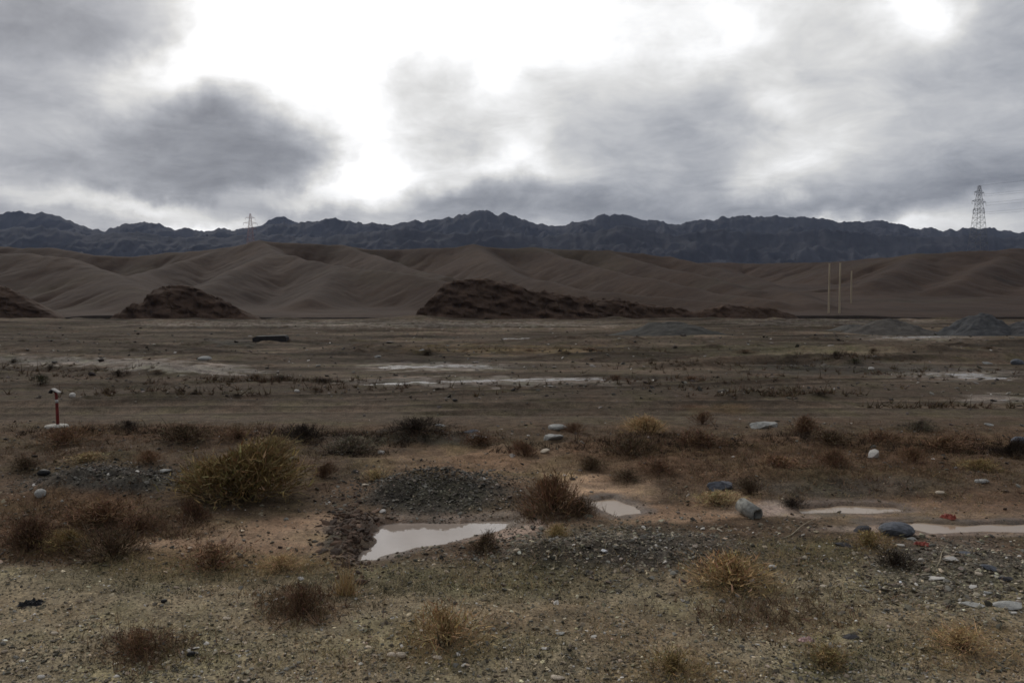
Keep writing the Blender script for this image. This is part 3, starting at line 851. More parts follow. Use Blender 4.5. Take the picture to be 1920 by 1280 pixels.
# ------------------------------------------------------------------ stones
_t = (1 + 5 ** 0.5) / 2
ICO_V = np.array([(-1, _t, 0), (1, _t, 0), (-1, -_t, 0), (1, -_t, 0), (0, -1, _t), (0, 1, _t), (0, -1, -_t), (0, 1, -_t), (_t, 0, -1), (_t, 0, 1), (-_t, 0, -1), (-_t, 0, 1)], float)
ICO_V /= np.linalg.norm(ICO_V[0])
ICO_F = np.array([(0, 11, 5), (0, 5, 1), (0, 1, 7), (0, 7, 10), (0, 10, 11), (1, 5, 9), (5, 11, 4), (11, 10, 2), (10, 7, 6), (7, 1, 8), (3, 9, 4), (3, 4, 2), (3, 2, 6), (3, 6, 8), (3, 8, 9), (4, 9, 5), (2, 4, 11), (6, 2, 10), (8, 6, 7), (9, 8, 1)])


def subdiv(V, Fc):
    V = [tuple(v) for v in V]; out = []; cache = {}

    def mid(a, b):
        k = (min(a, b), max(a, b))
        if k not in cache:
            m = (np.array(V[a]) + np.array(V[b])) / 2; m /= np.linalg.norm(m)
            cache[k] = len(V); V.append(tuple(m))
        return cache[k]
    for a, b, c in Fc:
        ab, bc, ca = mid(a, b), mid(b, c), mid(c, a)
        out += [(a, ab, ca), (b, bc, ab), (c, ca, bc), (ab, bc, ca)]
    return np.array(V), np.array(out)


S2 = subdiv(*subdiv(ICO_V, ICO_F)); S3 = subdiv(*S2); S4 = subdiv(*S3)


def rock_mesh(name, seed, angular=0.6, ncut=11):
    r = np.random.default_rng(seed)
    V, Fc = S4
    V = V.copy()
    for _ in range(ncut):
        n = r.normal(size=3); n /= np.linalg.norm(n)
        h = r.uniform(0.45, 0.92) if angular > 0.5 else r.uniform(0.72, 0.98)
        d = V @ n - h
        V = V - np.where(d > 0, d, 0)[:, None] * n * (0.92 if angular > 0.5 else 0.7)
    off = r.uniform(0, 50)
    n1 = fbm(V[:, 0] * 1.6 + off, V[:, 1] * 1.6 + V[:, 2] * 1.3, 3, seed)
    n2 = fbm(V[:, 0] * 6 + off, V[:, 1] * 6 + V[:, 2] * 5.3, 3, seed + 5)
    V = V * (1 + 0.10 * n1 + 0.045 * n2)[:, None]
    V -= (V.max(0) + V.min(0)) / 2
    V /= (V.max(0) - V.min(0))          # unit box, centre at origin
    me = mesh(name, V, Fc, None, angular <= 0.5)
    return me


ROCKMESH = [rock_mesh('stone', 900 + i, 0.8) for i in range(6)] + [rock_mesh('stone', 950 + i, 0.3) for i in range(4)]


def scatter_pebbles(name, x, y, size, cols, flatn=0.6, sink=0.25, label=None):
    n = len(x)
    z = height(x, y)
    V0 = ICO_V
    r = rng
    jit = 1 + 0.28 * r.normal(size=(n, 12, 1)).clip(-1.3, 1.3)
    P = V0[None] * jit
    sx = size * r.uniform(0.75, 1.35, n); sy = size * r.uniform(0.6, 1.1, n); sz = size * r.uniform(0.4, 1.0, n) * flatn
    P = P * np.stack([sx, sy, sz], 1)[:, None, :] * 0.5
    a = r.uniform(0, 2 * math.pi, n); ca, sa = np.cos(a)[:, None], np.sin(a)[:, None]
    X = P[..., 0] * ca - P[..., 1] * sa; Y = P[..., 0] * sa + P[..., 1] * ca
    tl = r.normal(size=(n, 1)) * 0.3; tl2 = r.normal(size=(n, 1)) * 0.3
    Z = P[..., 2] + X * tl + Y * tl2
    V = np.stack([X + x[:, None], Y + y[:, None], Z + (z + sz * (0.5 - sink))[:, None]], -1).reshape(-1, 3)
    Fc = (ICO_F[None] + (np.arange(n) * 12)[:, None, None]).reshape(-1, 3)
    C = np.repeat(cols, 12, 0)
    me = mesh(name, V, Fc, C, False)
    return tag(link(name, me, M['pebble']), label, kind='stuff')


def stone_cols(n, white=0.03, dark=0.25, base=(0.17, 0.15, 0.118)):
    r = rng
    c = np.array(base)[None] * np.exp(r.normal(size=(n, 1)) * 0.62) * (1 + 0.04 * r.normal(size=(n, 3)))
    k = r.random(n)
    c[k < dark] *= 0.5
    w = k > 1 - white
    c[w] = np.array((0.62, 0.58, 0.52)) * r.uniform(0.55, 1.1, (w.sum(), 1))
    g = (k > 0.5) & (k < 0.62)
    c[g] = np.array((0.175, 0.165, 0.14)) * r.uniform(0.6, 1.4, (g.sum(), 1))
    return np.clip(c, 0.01, 0.85)


def px_scatter(n, x0, x1, y0, y1, pw=1.0):
    px = rng.uniform(x0, x1, n); py = y0 + (y1 - y0) * rng.random(n) ** pw
    return flat(px, py)


def keep_dry(x, y, margin=0.05):
    ok = np.ones(len(x), bool)
    for nm, _, lv, mt, bank, pts in POOLS:
        lo = pts.min(0) - 0.5; hi = pts.max(0) + 0.5
        s = (x > lo[0]) & (x < hi[0]) & (y > lo[1]) & (y < hi[1])
        if s.any():
            d = poly_sd(x[s], y[s], pts)
            ok[s] &= d > margin
    return ok


def soil_mask(x, y):
    """0 on mud, 1 on gravel"""
    _, w = soils(x, y, height(x, y))
    return 1 - np.clip(w * 2.2, 0, 1)


x1, y1 = px_scatter(64000, -240, 2160, 1045, 1500, 0.8)
x2, y2 = px_scatter(9000, -240, 2160, 890, 1060, 0.7)
px = rng.normal(size=6500) * 85 + 820; pyv = rng.normal(size=6500) * 20 + 922; x3, y3 = flat(px, pyv)
px = rng.normal(size=5000) * 80 + 205; pyv = rng.normal(size=5000) * 15 + 902; x4, y4 = flat(px, pyv)
px = rng.normal(size=6500) * 150 + 1130; pyv = rng.normal(size=6500) * 30 + 1035; x5, y5 = flat(px, pyv)
px = rng.normal(size=4000) * 130 + 1780; pyv = rng.normal(size=4000) * 40 + 1080; x6, y6 = flat(px, pyv)
parts = [(x1, y1, 0.0145, (0.226, 0.188, 0.13), .055), (x2, y2, 0.022, (0.15, 0.12, 0.085), .03), (x3, y3, 0.022, (0.085, 0.074, 0.058), .015), (x4, y4, 0.024, (0.072, 0.062, 0.05), .015), (x5, y5, 0.022, (0.17, 0.147, 0.108), .025), (x6, y6, 0.022, (0.2, 0.17, 0.125), .035)]
xs_, ys_, ss_, cs_ = [], [], [], []
for i, (x, y, s, b, wh) in enumerate(parts):
    ok = keep_dry(x, y)
    if i < 2: ok &= rng.random(len(x)) < 0.12 + 0.88 * soil_mask(x, y)
    x, y = x[ok], y[ok]
    xs_.append(x); ys_.append(y); ss_.append(s * np.exp(rng.normal(size=len(x)) * 0.55).clip(0.35, 3.6)); cs_.append(stone_cols(len(x), wh, 0.3, b))
scatter_pebbles('gravel', np.concatenate(xs_), np.concatenate(ys_), np.concatenate(ss_), np.concatenate(cs_), label='loose gravel and pebbles strewn over the near ground')
x1, y1 = px_scatter(15000, -200, 2120, 612, 900, 1.5)
clump = fbm(x1 / 5, y1 / 3, 3, 801) + 0.5 * fbm(x1 / 20, y1 / 6, 2, 811)
rd = sstep(20.3, 21.2, y1) * (1 - sstep(24.5, 26, y1))
ok = keep_dry(x1, y1) & (rng.random(len(x1)) < np.clip(0.35 + clump, 0.03, 1) * (1 - 0.85 * rd)) & (y1 < 120)
x1, y1 = x1[ok], y1[ok]
sz = np.clip(0.055 * np.exp(rng.normal(size=len(x1)) * 0.55), 0.02, 0.4) * np.clip(y1 / 25, 0.6, 2.6)
scatter_pebbles('rubble', x1, y1, sz, stone_cols(len(x1), 0.045, 0.55, (0.11, 0.095, 0.08)), label='scattered stones over the far plain')

# broken clods of dark earth on the cut bank at the head of the puddle
px = rng.normal(size=900) * 27 + 660; pyv = rng.normal(size=900) * 30 + 1003; x1, y1 = flat(px, pyv)
ok = keep_dry(x1, y1, 0.06); x1, y1 = x1[ok], y1[ok]
cc_ = np.array((0.065, 0.04, 0.026))[None] * np.exp(rng.normal(size=(len(x1), 1)) * 0.4)
scatter_pebbles('dirt', x1, y1, np.clip(0.048 * np.exp(rng.normal(size=len(x1)) * 0.55), 0.02, 0.16), cc_, 0.6, 0.5, 'broken clods of dark earth at the head of the puddle')

# ------------------------------------------------------------------ shrubs
def blades(start, direc, length, width, bend, col, seg=3):
    """tapered ribbons; returns V, F, C"""
    n = len(start)
    r = rng
    side = np.cross(direc, r.normal(size=(n, 3))); side /= np.linalg.norm(side, axis=1)[:, None] + 1e-9
    k = r.normal(size=(n, 3)) * bend[:, None]
    t = np.linspace(0, 1, seg + 1)
    pts = start[:, None] + direc[:, None] * (length[:, None] * t)[..., None] + k[:, None] * (length[:, None] * t ** 2)[..., None]
    w = width[:, None] * (1 - 0.85 * t)[None]
    A = pts + side[:, None] * w[..., None] * 0.5; B = pts - side[:, None] * w[..., None] * 0.5
    V = np.stack([A, B], 2).reshape(-1, 3)
    base = (np.arange(n) * (seg + 1) * 2)[:, None, None]
    q = np.array([[2 * i, 2 * i + 1, 2 * i + 3, 2 * i + 2] for i in range(seg)])[None]
    Fc = (base + q).reshape(-1, 4)
    C = np.repeat(col, (seg + 1) * 2, 0)
    return V, Fc, C, pts


def tint(n, s=0.3):
    g = np.exp(rng.normal(size=(n, 1)) * s)
    return np.clip(g * (1 + 0.08 * rng.normal(size=(n, 3))), 0.3, 1.9)


def shrub_proto(n, style):
    """unit shrub: about 1 wide, 1 tall (both scaled later). returns stems mesh, foliage mesh"""
    r = rng
    # main stems
    ns = {'dome': 26, 'open': 18, 'tuft': 0, 'low': 16}[style]
    mats = []
    lob = r.normal(size=(9, 3)); lob[:, 2] = np.abs(lob[:, 2]); lob /= np.linalg.norm(lob, axis=1)[:, None]
    lam = r.uniform(-0.38, 0.26, 9)

    def env(d):
        e = np.ones(len(d))
        for l, a in zip(lob, lam): e += a * np.clip(d @ l, 0, 1) ** 5
        return np.clip(e, 0.35, 1.35)

    def dirs(m, up):
        a = r.uniform(0, 2 * math.pi, m); u = np.abs(r.random(m)) ** up
        el = u * math.pi / 2
        return np.stack([np.cos(a) * np.cos(el), np.sin(a) * np.cos(el), np.sin(el)], 1)
    stem = None
    if style == 'tuft':
        d = dirs(n, 0.55); d[:, :2] *= 0.75
        st = np.stack([r.normal(size=n) * 0.10, r.normal(size=n) * 0.10, np.zeros(n) - 0.02], 1)
        ln = np.clip(r.normal(size=n) * 0.22 + 0.78, 0.25, 1.25)
        ds = d * np.array((0.75, 0.75, 1.0))
        V, Fc, C, _ = blades(st, ds, ln, r.uniform(0.010, 0.02, n), np.full(n, 0.12), tint(n))
        return None, mesh('shrub_foliage', V, Fc, C, False)
    d = dirs(ns, 0.8)
    st = np.stack([r.normal(size=ns) * 0.05, r.normal(size=ns) * 0.05, np.full(ns, -0.04)], 1)
    sc3 = np.array((0.5, 0.5, 1.0)) if style != 'low' else np.array((0.52, 0.52, 0.8))
    V, Fc, C, _ = blades(st, d * sc3, r.uniform(0.6, 0.9, ns), r.uniform(0.018, 0.032, ns), np.full(ns, 0.1), tint(ns, .2), 4)
    stem = mesh('shrub_stem', V, Fc, C, False)
    # twigs: start part way out along random directions and run on outward, ending in a ragged envelope
    up = {'dome': 0.75, 'open': 0.65, 'low': 1.0}[style]
    d = dirs(n, up)
    e = env(d)
    lo = {'dome': 0.25, 'open': 0.12, 'low': 0.1}[style]
    t0 = lo + (0.78 - lo) * r.random(n) ** 0.7
    t1 = np.clip(t0 + r.uniform(0.18, 0.42, n), 0, 1.0 + 0.10 * np.abs(r.normal(size=n))) * e
    st = d * sc3 * t0[:, None] * e[:, None] + r.normal(size=(n, 3)) * 0.015
    dd = d + r.normal(size=(n, 3)) * (0.28 if style == 'dome' else 0.45) + np.array((0, 0, 0.22))
    dd /= np.linalg.norm(dd, axis=1)[:, None]
    ln = np.maximum(t1 - t0, 0.06) * r.uniform(0.7, 1.15, n)
    dd = dd * sc3
    wd = r.uniform(0.006, 0.013, n) if style != 'open' else r.uniform(0.005, 0.010, n)
    V, Fc, C, pts = blades(st, dd, ln, wd, np.full(n, 0.18), tint(n))
    # short side sprigs
    m = int(n * 0.9)
    idx = r.integers(0, n, m); kk = r.integers(1, 4, m)
    s2 = pts[idx, kk]
    d2 = dd[idx] / np.linalg.norm(dd[idx], axis=1)[:, None] + r.normal(size=(m, 3)) * 0.8
    d2 /= np.linalg.norm(d2, axis=1)[:, None]
    V2, F2, C2, _ = blades(s2, d2 * sc3, r.uniform(0.05, 0.13, m), r.uniform(0.008, 0.016, m), np.full(m, 0.2), tint(m), 1)
    Fc = np.concatenate([Fc, F2 + len(V)]); V = np.concatenate([V, V2]); C = np.concatenate([C, C2])
    V[:, 2] = np.maximum(V[:, 2], -0.03)
    mid_ = np.median(V[:, :2], 0); V[:, :2] -= mid_ * 0.7
    V[:, :2] *= 0.5 / np.percentile(np.hypot(V[:, 0], V[:, 1]), 96); V[:, 2] *= 0.97 / np.percentile(V[:, 2], 98.5)
    return stem, mesh('shrub_foliage', V, Fc, C, False)


PROTO = {'big': [shrub_proto(5200, 'dome')], 'dome': [shrub_proto(1700, 'dome') for _ in range(3)], 'open': [shrub_proto(1500, 'open') for _ in range(4)],
         'low': [shrub_proto(1100, 'low') for _ in range(4)], 'tuft': [shrub_proto(260, 'tuft') for _ in range(3)], 'sparse': [shrub_proto(800, 'open') for _ in range(3)],
         'far': [shrub_proto(500, 'dome') for _ in range(3)]}
for lst in PROTO.values():
    for s, f in lst:
        f.materials.append(SHRUBMAT['olive'])
        if s: s.materials.append(SHRUBMAT['stem'])

# base px, base py, width px, height px, prototype, colour, label
SHRUBS = [
    (432, 942, 180, 108, 'big', 'olive', 'large rounded olive and gold bush, biggest on the whole flat'),
    (1040, 968, 118, 92, 'dome', 'redbrown', 'red-brown bush with tawny top just beyond the tip of the pale puddle'),
    (1092, 968, 60, 38, 'low', 'brown', 'dark brown low bush leaning against the red-brown puddle bush'),
    (505, 852, 72, 34, 'dome', 'straw', 'straw coloured bush peeping out behind the large olive bush'),
    (563, 832, 86, 34, 'low', 'dark', 'dark twiggy bush beyond the straw coloured one, at the track edge'),
    (650, 852, 96, 34, 'dome', 'grey', 'smooth grey-brown cushion bush with a dark underside'),
    (775, 828, 116, 30, 'low', 'dark', 'long low dark bush beside a ditch at the track edge'),
    (985, 858, 50, 32, 'dome', 'rust', 'small rust bush next to the cracked pale stones'),
    (1185, 858, 95, 46, 'low', 'brown', 'brown bush with a few yellow sprigs in the scrub strip'),
    (1215, 818, 84, 36, 'dome', 'gold', 'golden-topped bush right against the wheel track'),
    (1075, 812, 40, 22, 'low', 'rust', 'rust twigs growing beside the pale slab on the track edge'),
    (1320, 842, 96, 36, 'low', 'rust', 'spreading rust bush with two humps in the scrub strip'),
    (1110, 884, 58, 30, 'open', 'brown', 'thin brown twiggy bush on bare orange mud'),
    (1515, 818, 66, 38, 'open', 'rust', 'rust bush standing beyond the pale grey block'),
    (1570, 877, 60, 38, 'dome', 'rust', 'round dark rust bush alone on bare ground, near the white stone'),
    (1568, 836, 80, 30, 'low', 'brown', 'brown bush sloping down toward the white pointed stone'),
    (1735, 812, 70, 24, 'low', 'grey', 'grey-brown bush on the far rim of the scrub strip'),
    (1785, 848, 120, 32, 'low', 'redbrown', 'widest red-brown bush of the scrub strip, low and flat'),
    (1718, 868, 46, 30, 'open', 'redbrown', 'small tawny bush below the widest red-brown one'),
    (1905, 856, 60, 36, 'dome', 'dark', 'dark bush with grey stone behind, cut by the view edge'),
    (1320, 796, 50, 26, 'sparse', 'rust', 'thin reddish sprigs growing out of the wheel track'),
    (38, 1038, 112, 64, 'dome', 'rust', 'rounded brown bush cut by the view edge, beside the ochre grass'),
    (195, 1056, 130, 66, 'low', 'brown', 'dark brown bush with olive rim on the near side of the mud'),
    (120, 1040, 80, 50, 'open', 'olive', 'olive twigs filling the gap between two brown bushes'),
    (165, 992, 140, 58, 'open', 'redbrown', 'hazy reddish bush below the dark gravel bank'),
    (362, 982, 56, 50, 'dome', 'rust', 'upright rust bush at the foot of the large olive bush'),
    (252, 1002, 76, 34, 'open', 'rust', 'thin rust bush where the mud flat begins'),
    (330, 832, 112, 40, 'low', 'brown', 'dark brown mat of twigs near the wheel track, beyond the large olive bush'),
    (235, 806, 42, 18, 'low', 'dark', 'tiny dark bush at the track edge next to the red post'),
    (272, 872, 50, 28, 'open', 'redbrown', 'small reddish bush just above the dark gravel bank'),
    (108, 838, 90, 36, 'low', 'redbrown', 'orange-brown bush in front of the red post'),
    (38, 884, 66, 26, 'open', 'brown', 'thin brown bush above the end of the dark gravel bank'),
    (605, 898, 44, 34, 'open', 'rust', 'lone rust sprigs between the large olive bush and dark mound'),
    (645, 1118, 66, 68, 'tuft', 'gold', 'bright golden upright grass tuft below the puddle'),
    (1382, 1114, 148, 66, 'open', 'gold', 'dense golden-brown dry bush on open gravel'),
    (832, 1226, 150, 88, 'sparse', 'gold', 'wide see-through golden bush next to two cream stones'),
    (560, 1160, 84, 66, 'sparse', 'rust', 'sparse rust twigs beside the golden grass tuft'),
    (905, 1038, 54, 40, 'dome', 'brown', 'small brown bush on the near lip of the puddle'),
    (1490, 954, 48, 20, 'low', 'dark', 'little dark bush by the wet mud film'),
    (385, 1076, 140, 52, 'sparse', 'redbrown', 'sparse brown twigs where mud meets the near gravel'),
    (1690, 1068, 76, 34, 'low', 'dark', 'black-brown clump of dead twigs near the white slab'),
    (1045, 1008, 54, 24, 'open', 'olive', 'small olive sprigs at the muddy end of the puddle'),
    (252, 1238, 84, 54, 'sparse', 'redbrown', 'sparse orange twigs alone on the nearest gravel'),
    (1820, 1232, 130, 56, 'sparse', 'gold', 'sparse pale gold twigs below the grey slabs'),
    (1268, 1276, 120, 50, 'sparse', 'olive', 'sparse olive twigs at the bottom of the view'),
    (1565, 1262, 110, 44, 'sparse', 'olive', 'thin olive twigs beyond the small dark stone on the gravel'),
    (1350, 950, 84, 28, 'open', 'straw', 'straw coloured twigs at the foot of the dark angular rock'),
    (1410, 930, 60, 30, 'open', 'brown', 'brown twigs between the dark rock and the broken pipe'),
    (1640, 1030, 90, 34, 'sparse', 'olive', 'olive sprigs below the blue-grey boulder'),
    (470, 905, 60, 40, 'low', 'redbrown', 'reddish twigs tucked under the side of the large olive bush'),
    (1470, 880, 90, 26, 'open', 'redbrown', 'faint reddish twigs in the middle of the scrub strip'),
    (1240, 888, 80, 26, 'low', 'rust', 'low rust twigs below the brown bush with yellow sprigs'),
    (1850, 885, 80, 24, 'low', 'olive', 'low olive twigs beside a pale flat stone in the scrub strip'),
    (440, 830, 90, 24, 'low', 'redbrown', 'tawny twigs peeking over the top of the large olive bush'),
    (150, 870, 80, 22, 'sparse', 'straw', 'pale dry twigs between the red post and the gravel bank'),
    (900, 838, 70, 24, 'low', 'rust', 'rust twigs by the long pale stone at the track edge'),
    (1660, 830, 70, 24, 'low', 'rust', 'rust twigs between the grey-brown bush and the white pointed stone'),
    (700, 905, 70, 26, 'sparse', 'straw', 'pale twigs on the shoulder of the dark stony mound'),
    (520, 1075, 90, 36, 'sparse', 'gold', 'thin golden twigs along the near edge of the mud flat'),
    (1180, 905, 70, 24, 'low', 'brown', 'flat brown twigs on the orange mud, near the sandy puddle'),
]
PLAINS = [
    (70, 722, 48, 22, 'green', 'dark green bush out on the plain beyond the red post'),
    (90, 694, 28, 14, 'dark', 'small dark bush behind the dark green one on the plain'),
    (215, 708, 48, 15, 'dark', 'dark bush on a pale silt streak of the plain'),
    (290, 703, 36, 9, 'brown', 'brown tuft beside the pale silt streak'),
    (475, 714, 64, 13, 'brown', 'brown mat first in the row of low bushes past the silt'),
    (526, 715, 40, 13, 'dark', 'darkest bush within the row of low bushes past the silt'),
    (600, 718, 64, 10, 'dark', 'long flat bush ending the row past the silt'),
    (197, 739, 26, 14, 'brown', 'lone brown tuft between the red post and the plain'),
    (360, 742, 32, 7, 'dark', 'flat dark twigs at the far edge of the track'),
    (440, 747, 32, 7, 'dark', 'thin dark twigs nearer the track than its flat neighbour'),
    (1157, 714, 38, 14, 'rust', 'reddish heap of twigs at the end of the long water streak'),
    (1572, 674, 44, 17, 'dark', 'dark bush crowning the grey stony hump on the plain'),
    (1606, 678, 34, 13, 'green', 'greenish bush beside the dark one on the stony hump'),
    (800, 667, 44, 9, 'dark', 'dark twigs beyond the bright water streak'),
    (820, 732, 30, 6, 'dark', 'little dark twigs under the long water streak'),
    (1640, 664, 26, 12, 'brown', 'brown tuft behind the stony hump'),
    (1765, 763, 56, 8, 'dark', 'low dark twigs lying along the track, farthest along it'),
    (1860, 656, 38, 7, 'brown', 'brown smear of twigs under the grey gravel heap'),
    (1400, 664, 44, 9, 'brown', 'brown twigs on the olive stripe of the plain'),
    (990, 660, 60, 8, 'rust', 'rusty low bushes on the ochre stripe of the plain'),
    (1110, 660, 50, 8, 'rust', 'rusty twigs nearer the long ditch on the plain'),
    (1300, 715, 50, 10, 'rust', 'rust twigs out on the plain before the low gravel ridge'),
    (20, 682, 30, 10, 'dark', 'dark tuft cut by the view edge on the plain'),
    (1540, 745, 36, 8, 'dark', 'dark twigs lying under the low gravel ridge'),
    (590, 736, 30, 10, 'brown', 'brown tuft in front of the long flat bush'),
]


def place_shrub(px, py, w, h, proto, colour, label, group, i):
    x, y, z = at(px, py)
    d = y * CP
    ww = w * d / F; hh = h * d / F
    # the base is hidden by the near half of the crown: set it half a crown back
    lst = PROTO[proto]; s, f = lst[i % len(lst)]
    yb = y + ww * 0.28
    zb = hz(x, yb)
    root = empty('shrub', (x, yb, zb - 0.01), 0.0 if proto == 'big' else random.uniform(0, 6.28), (ww * (1.28 if proto == 'big' else 1.12), ww * (1.15 if proto == 'big' else 1.12), hh * (0.93 if proto == 'big' else 0.92)))
    kw = dict(parent=root, objmat=True)
    link('foliage', f, SHRUBMAT[colour], **kw)
    if s: link('stem', s, SHRUBMAT['stem'], **kw)
    tag(root, label, 'shrub' if proto != 'tuft' else 'grass tuft', group)
    if proto == 'tuft': root.name = 'grass_tuft'
    return root


for i, (px, py, w, h, pr, colour, label) in enumerate(SHRUBS):
    place_shrub(px, py, w, h, pr, colour, label, 'dry shrubs on the near ground', i)
for i, (px, py, w, h, colour, label) in enumerate(PLAINS):
    place_shrub(px, py, w, h, 'far', colour, label, 'small shrubs out on the plain', i)

# ground cover: short dry twigs and grass, uncountable
def cover(name, label, beds, mat, hgt, wid):
    S, D, Ln, Wd = [], [], [], []
    for (bx, by, rx, ry, n) in beds:
        px = bx + rng.normal(size=n) * rx * 0.55; py = by + rng.normal(size=n) * ry * 0.55
        x, y = flat(px, py)
        ok = keep_dry(x, y, 0.02) & (y > 1) & (y < 75)
        x, y = x[ok], y[ok]
        m = 9
        x = np.repeat(x, m) + rng.normal(size=len(x) * m) * 0.035; y = np.repeat(y, m) + rng.normal(size=len(y) * m) * 0.035
        k = len(x)
        S.append(np.stack([x, y, height(x, y) - 0.005], 1))
        d = rng.normal(size=(k, 3)) * 0.75 + np.array((0, 0, 0.8)); d[:, 2] = np.abs(d[:, 2]); d /= np.linalg.norm(d, axis=1)[:, None]
        D.append(d); Ln.append(hgt * np.exp(rng.normal(size=k) * 0.4)); Wd.append(wid * rng.uniform(0.6, 1.4, k))
    S = np.concatenate(S); D = np.concatenate(D); Ln = np.concatenate(Ln); Wd = np.concatenate(Wd)
    V, Fc, C, _ = blades(S, D, Ln, Wd, np.full(len(S), 0.25), tint(len(S), 0.35), 2)
    tag(link(name, mesh(name, V, Fc, C, False), mat), label, kind='stuff')


cover('undergrowth', 'thin brown twigs and dead weeds covering the scrub strip', [
    (300, 815, 330, 16, 850), (760, 822, 200, 14, 510), (1500, 850, 450, 40, 1530), (1200, 845, 160, 30, 595), (1760, 835, 180, 30, 595),
    (130, 965, 180, 38, 450), (70, 1020, 120, 35, 260), (260, 990, 140, 22, 442), (500, 880, 160, 30, 340), (1700, 900, 250, 30, 510),
    (1380, 900, 150, 30, 272), (560, 1140, 80, 35, 204), (1450, 1150, 160, 40, 204), (270, 1220, 80, 40, 153), (1040, 960, 90, 25, 204), (150, 850, 200, 25, 442)],
    SHRUBMAT['weed'], 0.075, 0.008)
cover('dry_undergrowth', 'dark dead weeds in rows and patches over the plain', [
    (500, 716, 190, 6, 150), (1600, 674, 120, 7, 110), (1470, 742, 140, 5, 90), (100, 700, 160, 14, 110), (1000, 660, 260, 5, 120), (1750, 700, 160, 10, 90), (1300, 690, 200, 5, 80), (280, 740, 220, 7, 60), (700, 725, 300, 12, 90), (1750, 762, 150, 5, 50), (1250, 715, 250, 14, 90)],
    SHRUBMAT['brown'], 0.16, 0.03)
cover('shade_undergrowth', 'blackish weeds standing in for the shade of the scrub along the wheel track', [
    (320, 815, 130, 10, 150), (560, 826, 90, 10, 110), (760, 826, 110, 9, 130), (1190, 850, 110, 12, 120), (1310, 838, 90, 10, 90), (1520, 826, 120, 10, 120), (1760, 845, 160, 12, 150), (120, 815, 120, 8, 90), (980, 850, 60, 10, 50), (1880, 845, 70, 12, 80), (640, 850, 90, 8, 60)],
    SHRUBMAT['dark'], 0.10, 0.012)  # near-black twigs added to paint the shadow among the scrub
cover('grass', 'short pale dry grass among the gravel', [
    (350, 1060, 190, 25, 420), (560, 1062, 110, 20, 260), (830, 1200, 110, 50, 260), (1380, 1095, 100, 45, 260), (1820, 1220, 150, 50, 260),
    (1280, 1270, 150, 50, 260), (940, 1080, 260, 40, 500), (1520, 1040, 180, 40, 400), (1200, 1180, 300, 70, 300), (400, 1180, 400, 80, 400), (1650, 1150, 260, 80, 400),
    (640, 1250, 240, 60, 250), (1350, 930, 120, 25, 160), (1750, 945, 200, 20, 160), (440, 850, 200, 25, 160), (820, 880, 200, 25, 140)],
    SHRUBMAT['straw'], 0.045, 0.004)
cover('weeds', 'low dull green weeds among the gravel', [
    (300, 1090, 300, 40, 420), (700, 1100, 240, 45, 420), (1000, 1100, 260, 50, 450), (1550, 1080, 220, 60, 400), (1000, 1230, 400, 60, 450), (300, 1230, 320, 60, 300), (1650, 1230, 260, 60, 350),
    (1500, 900, 220, 18, 220)],
    SHRUBMAT['green'], 0.035, 0.005)

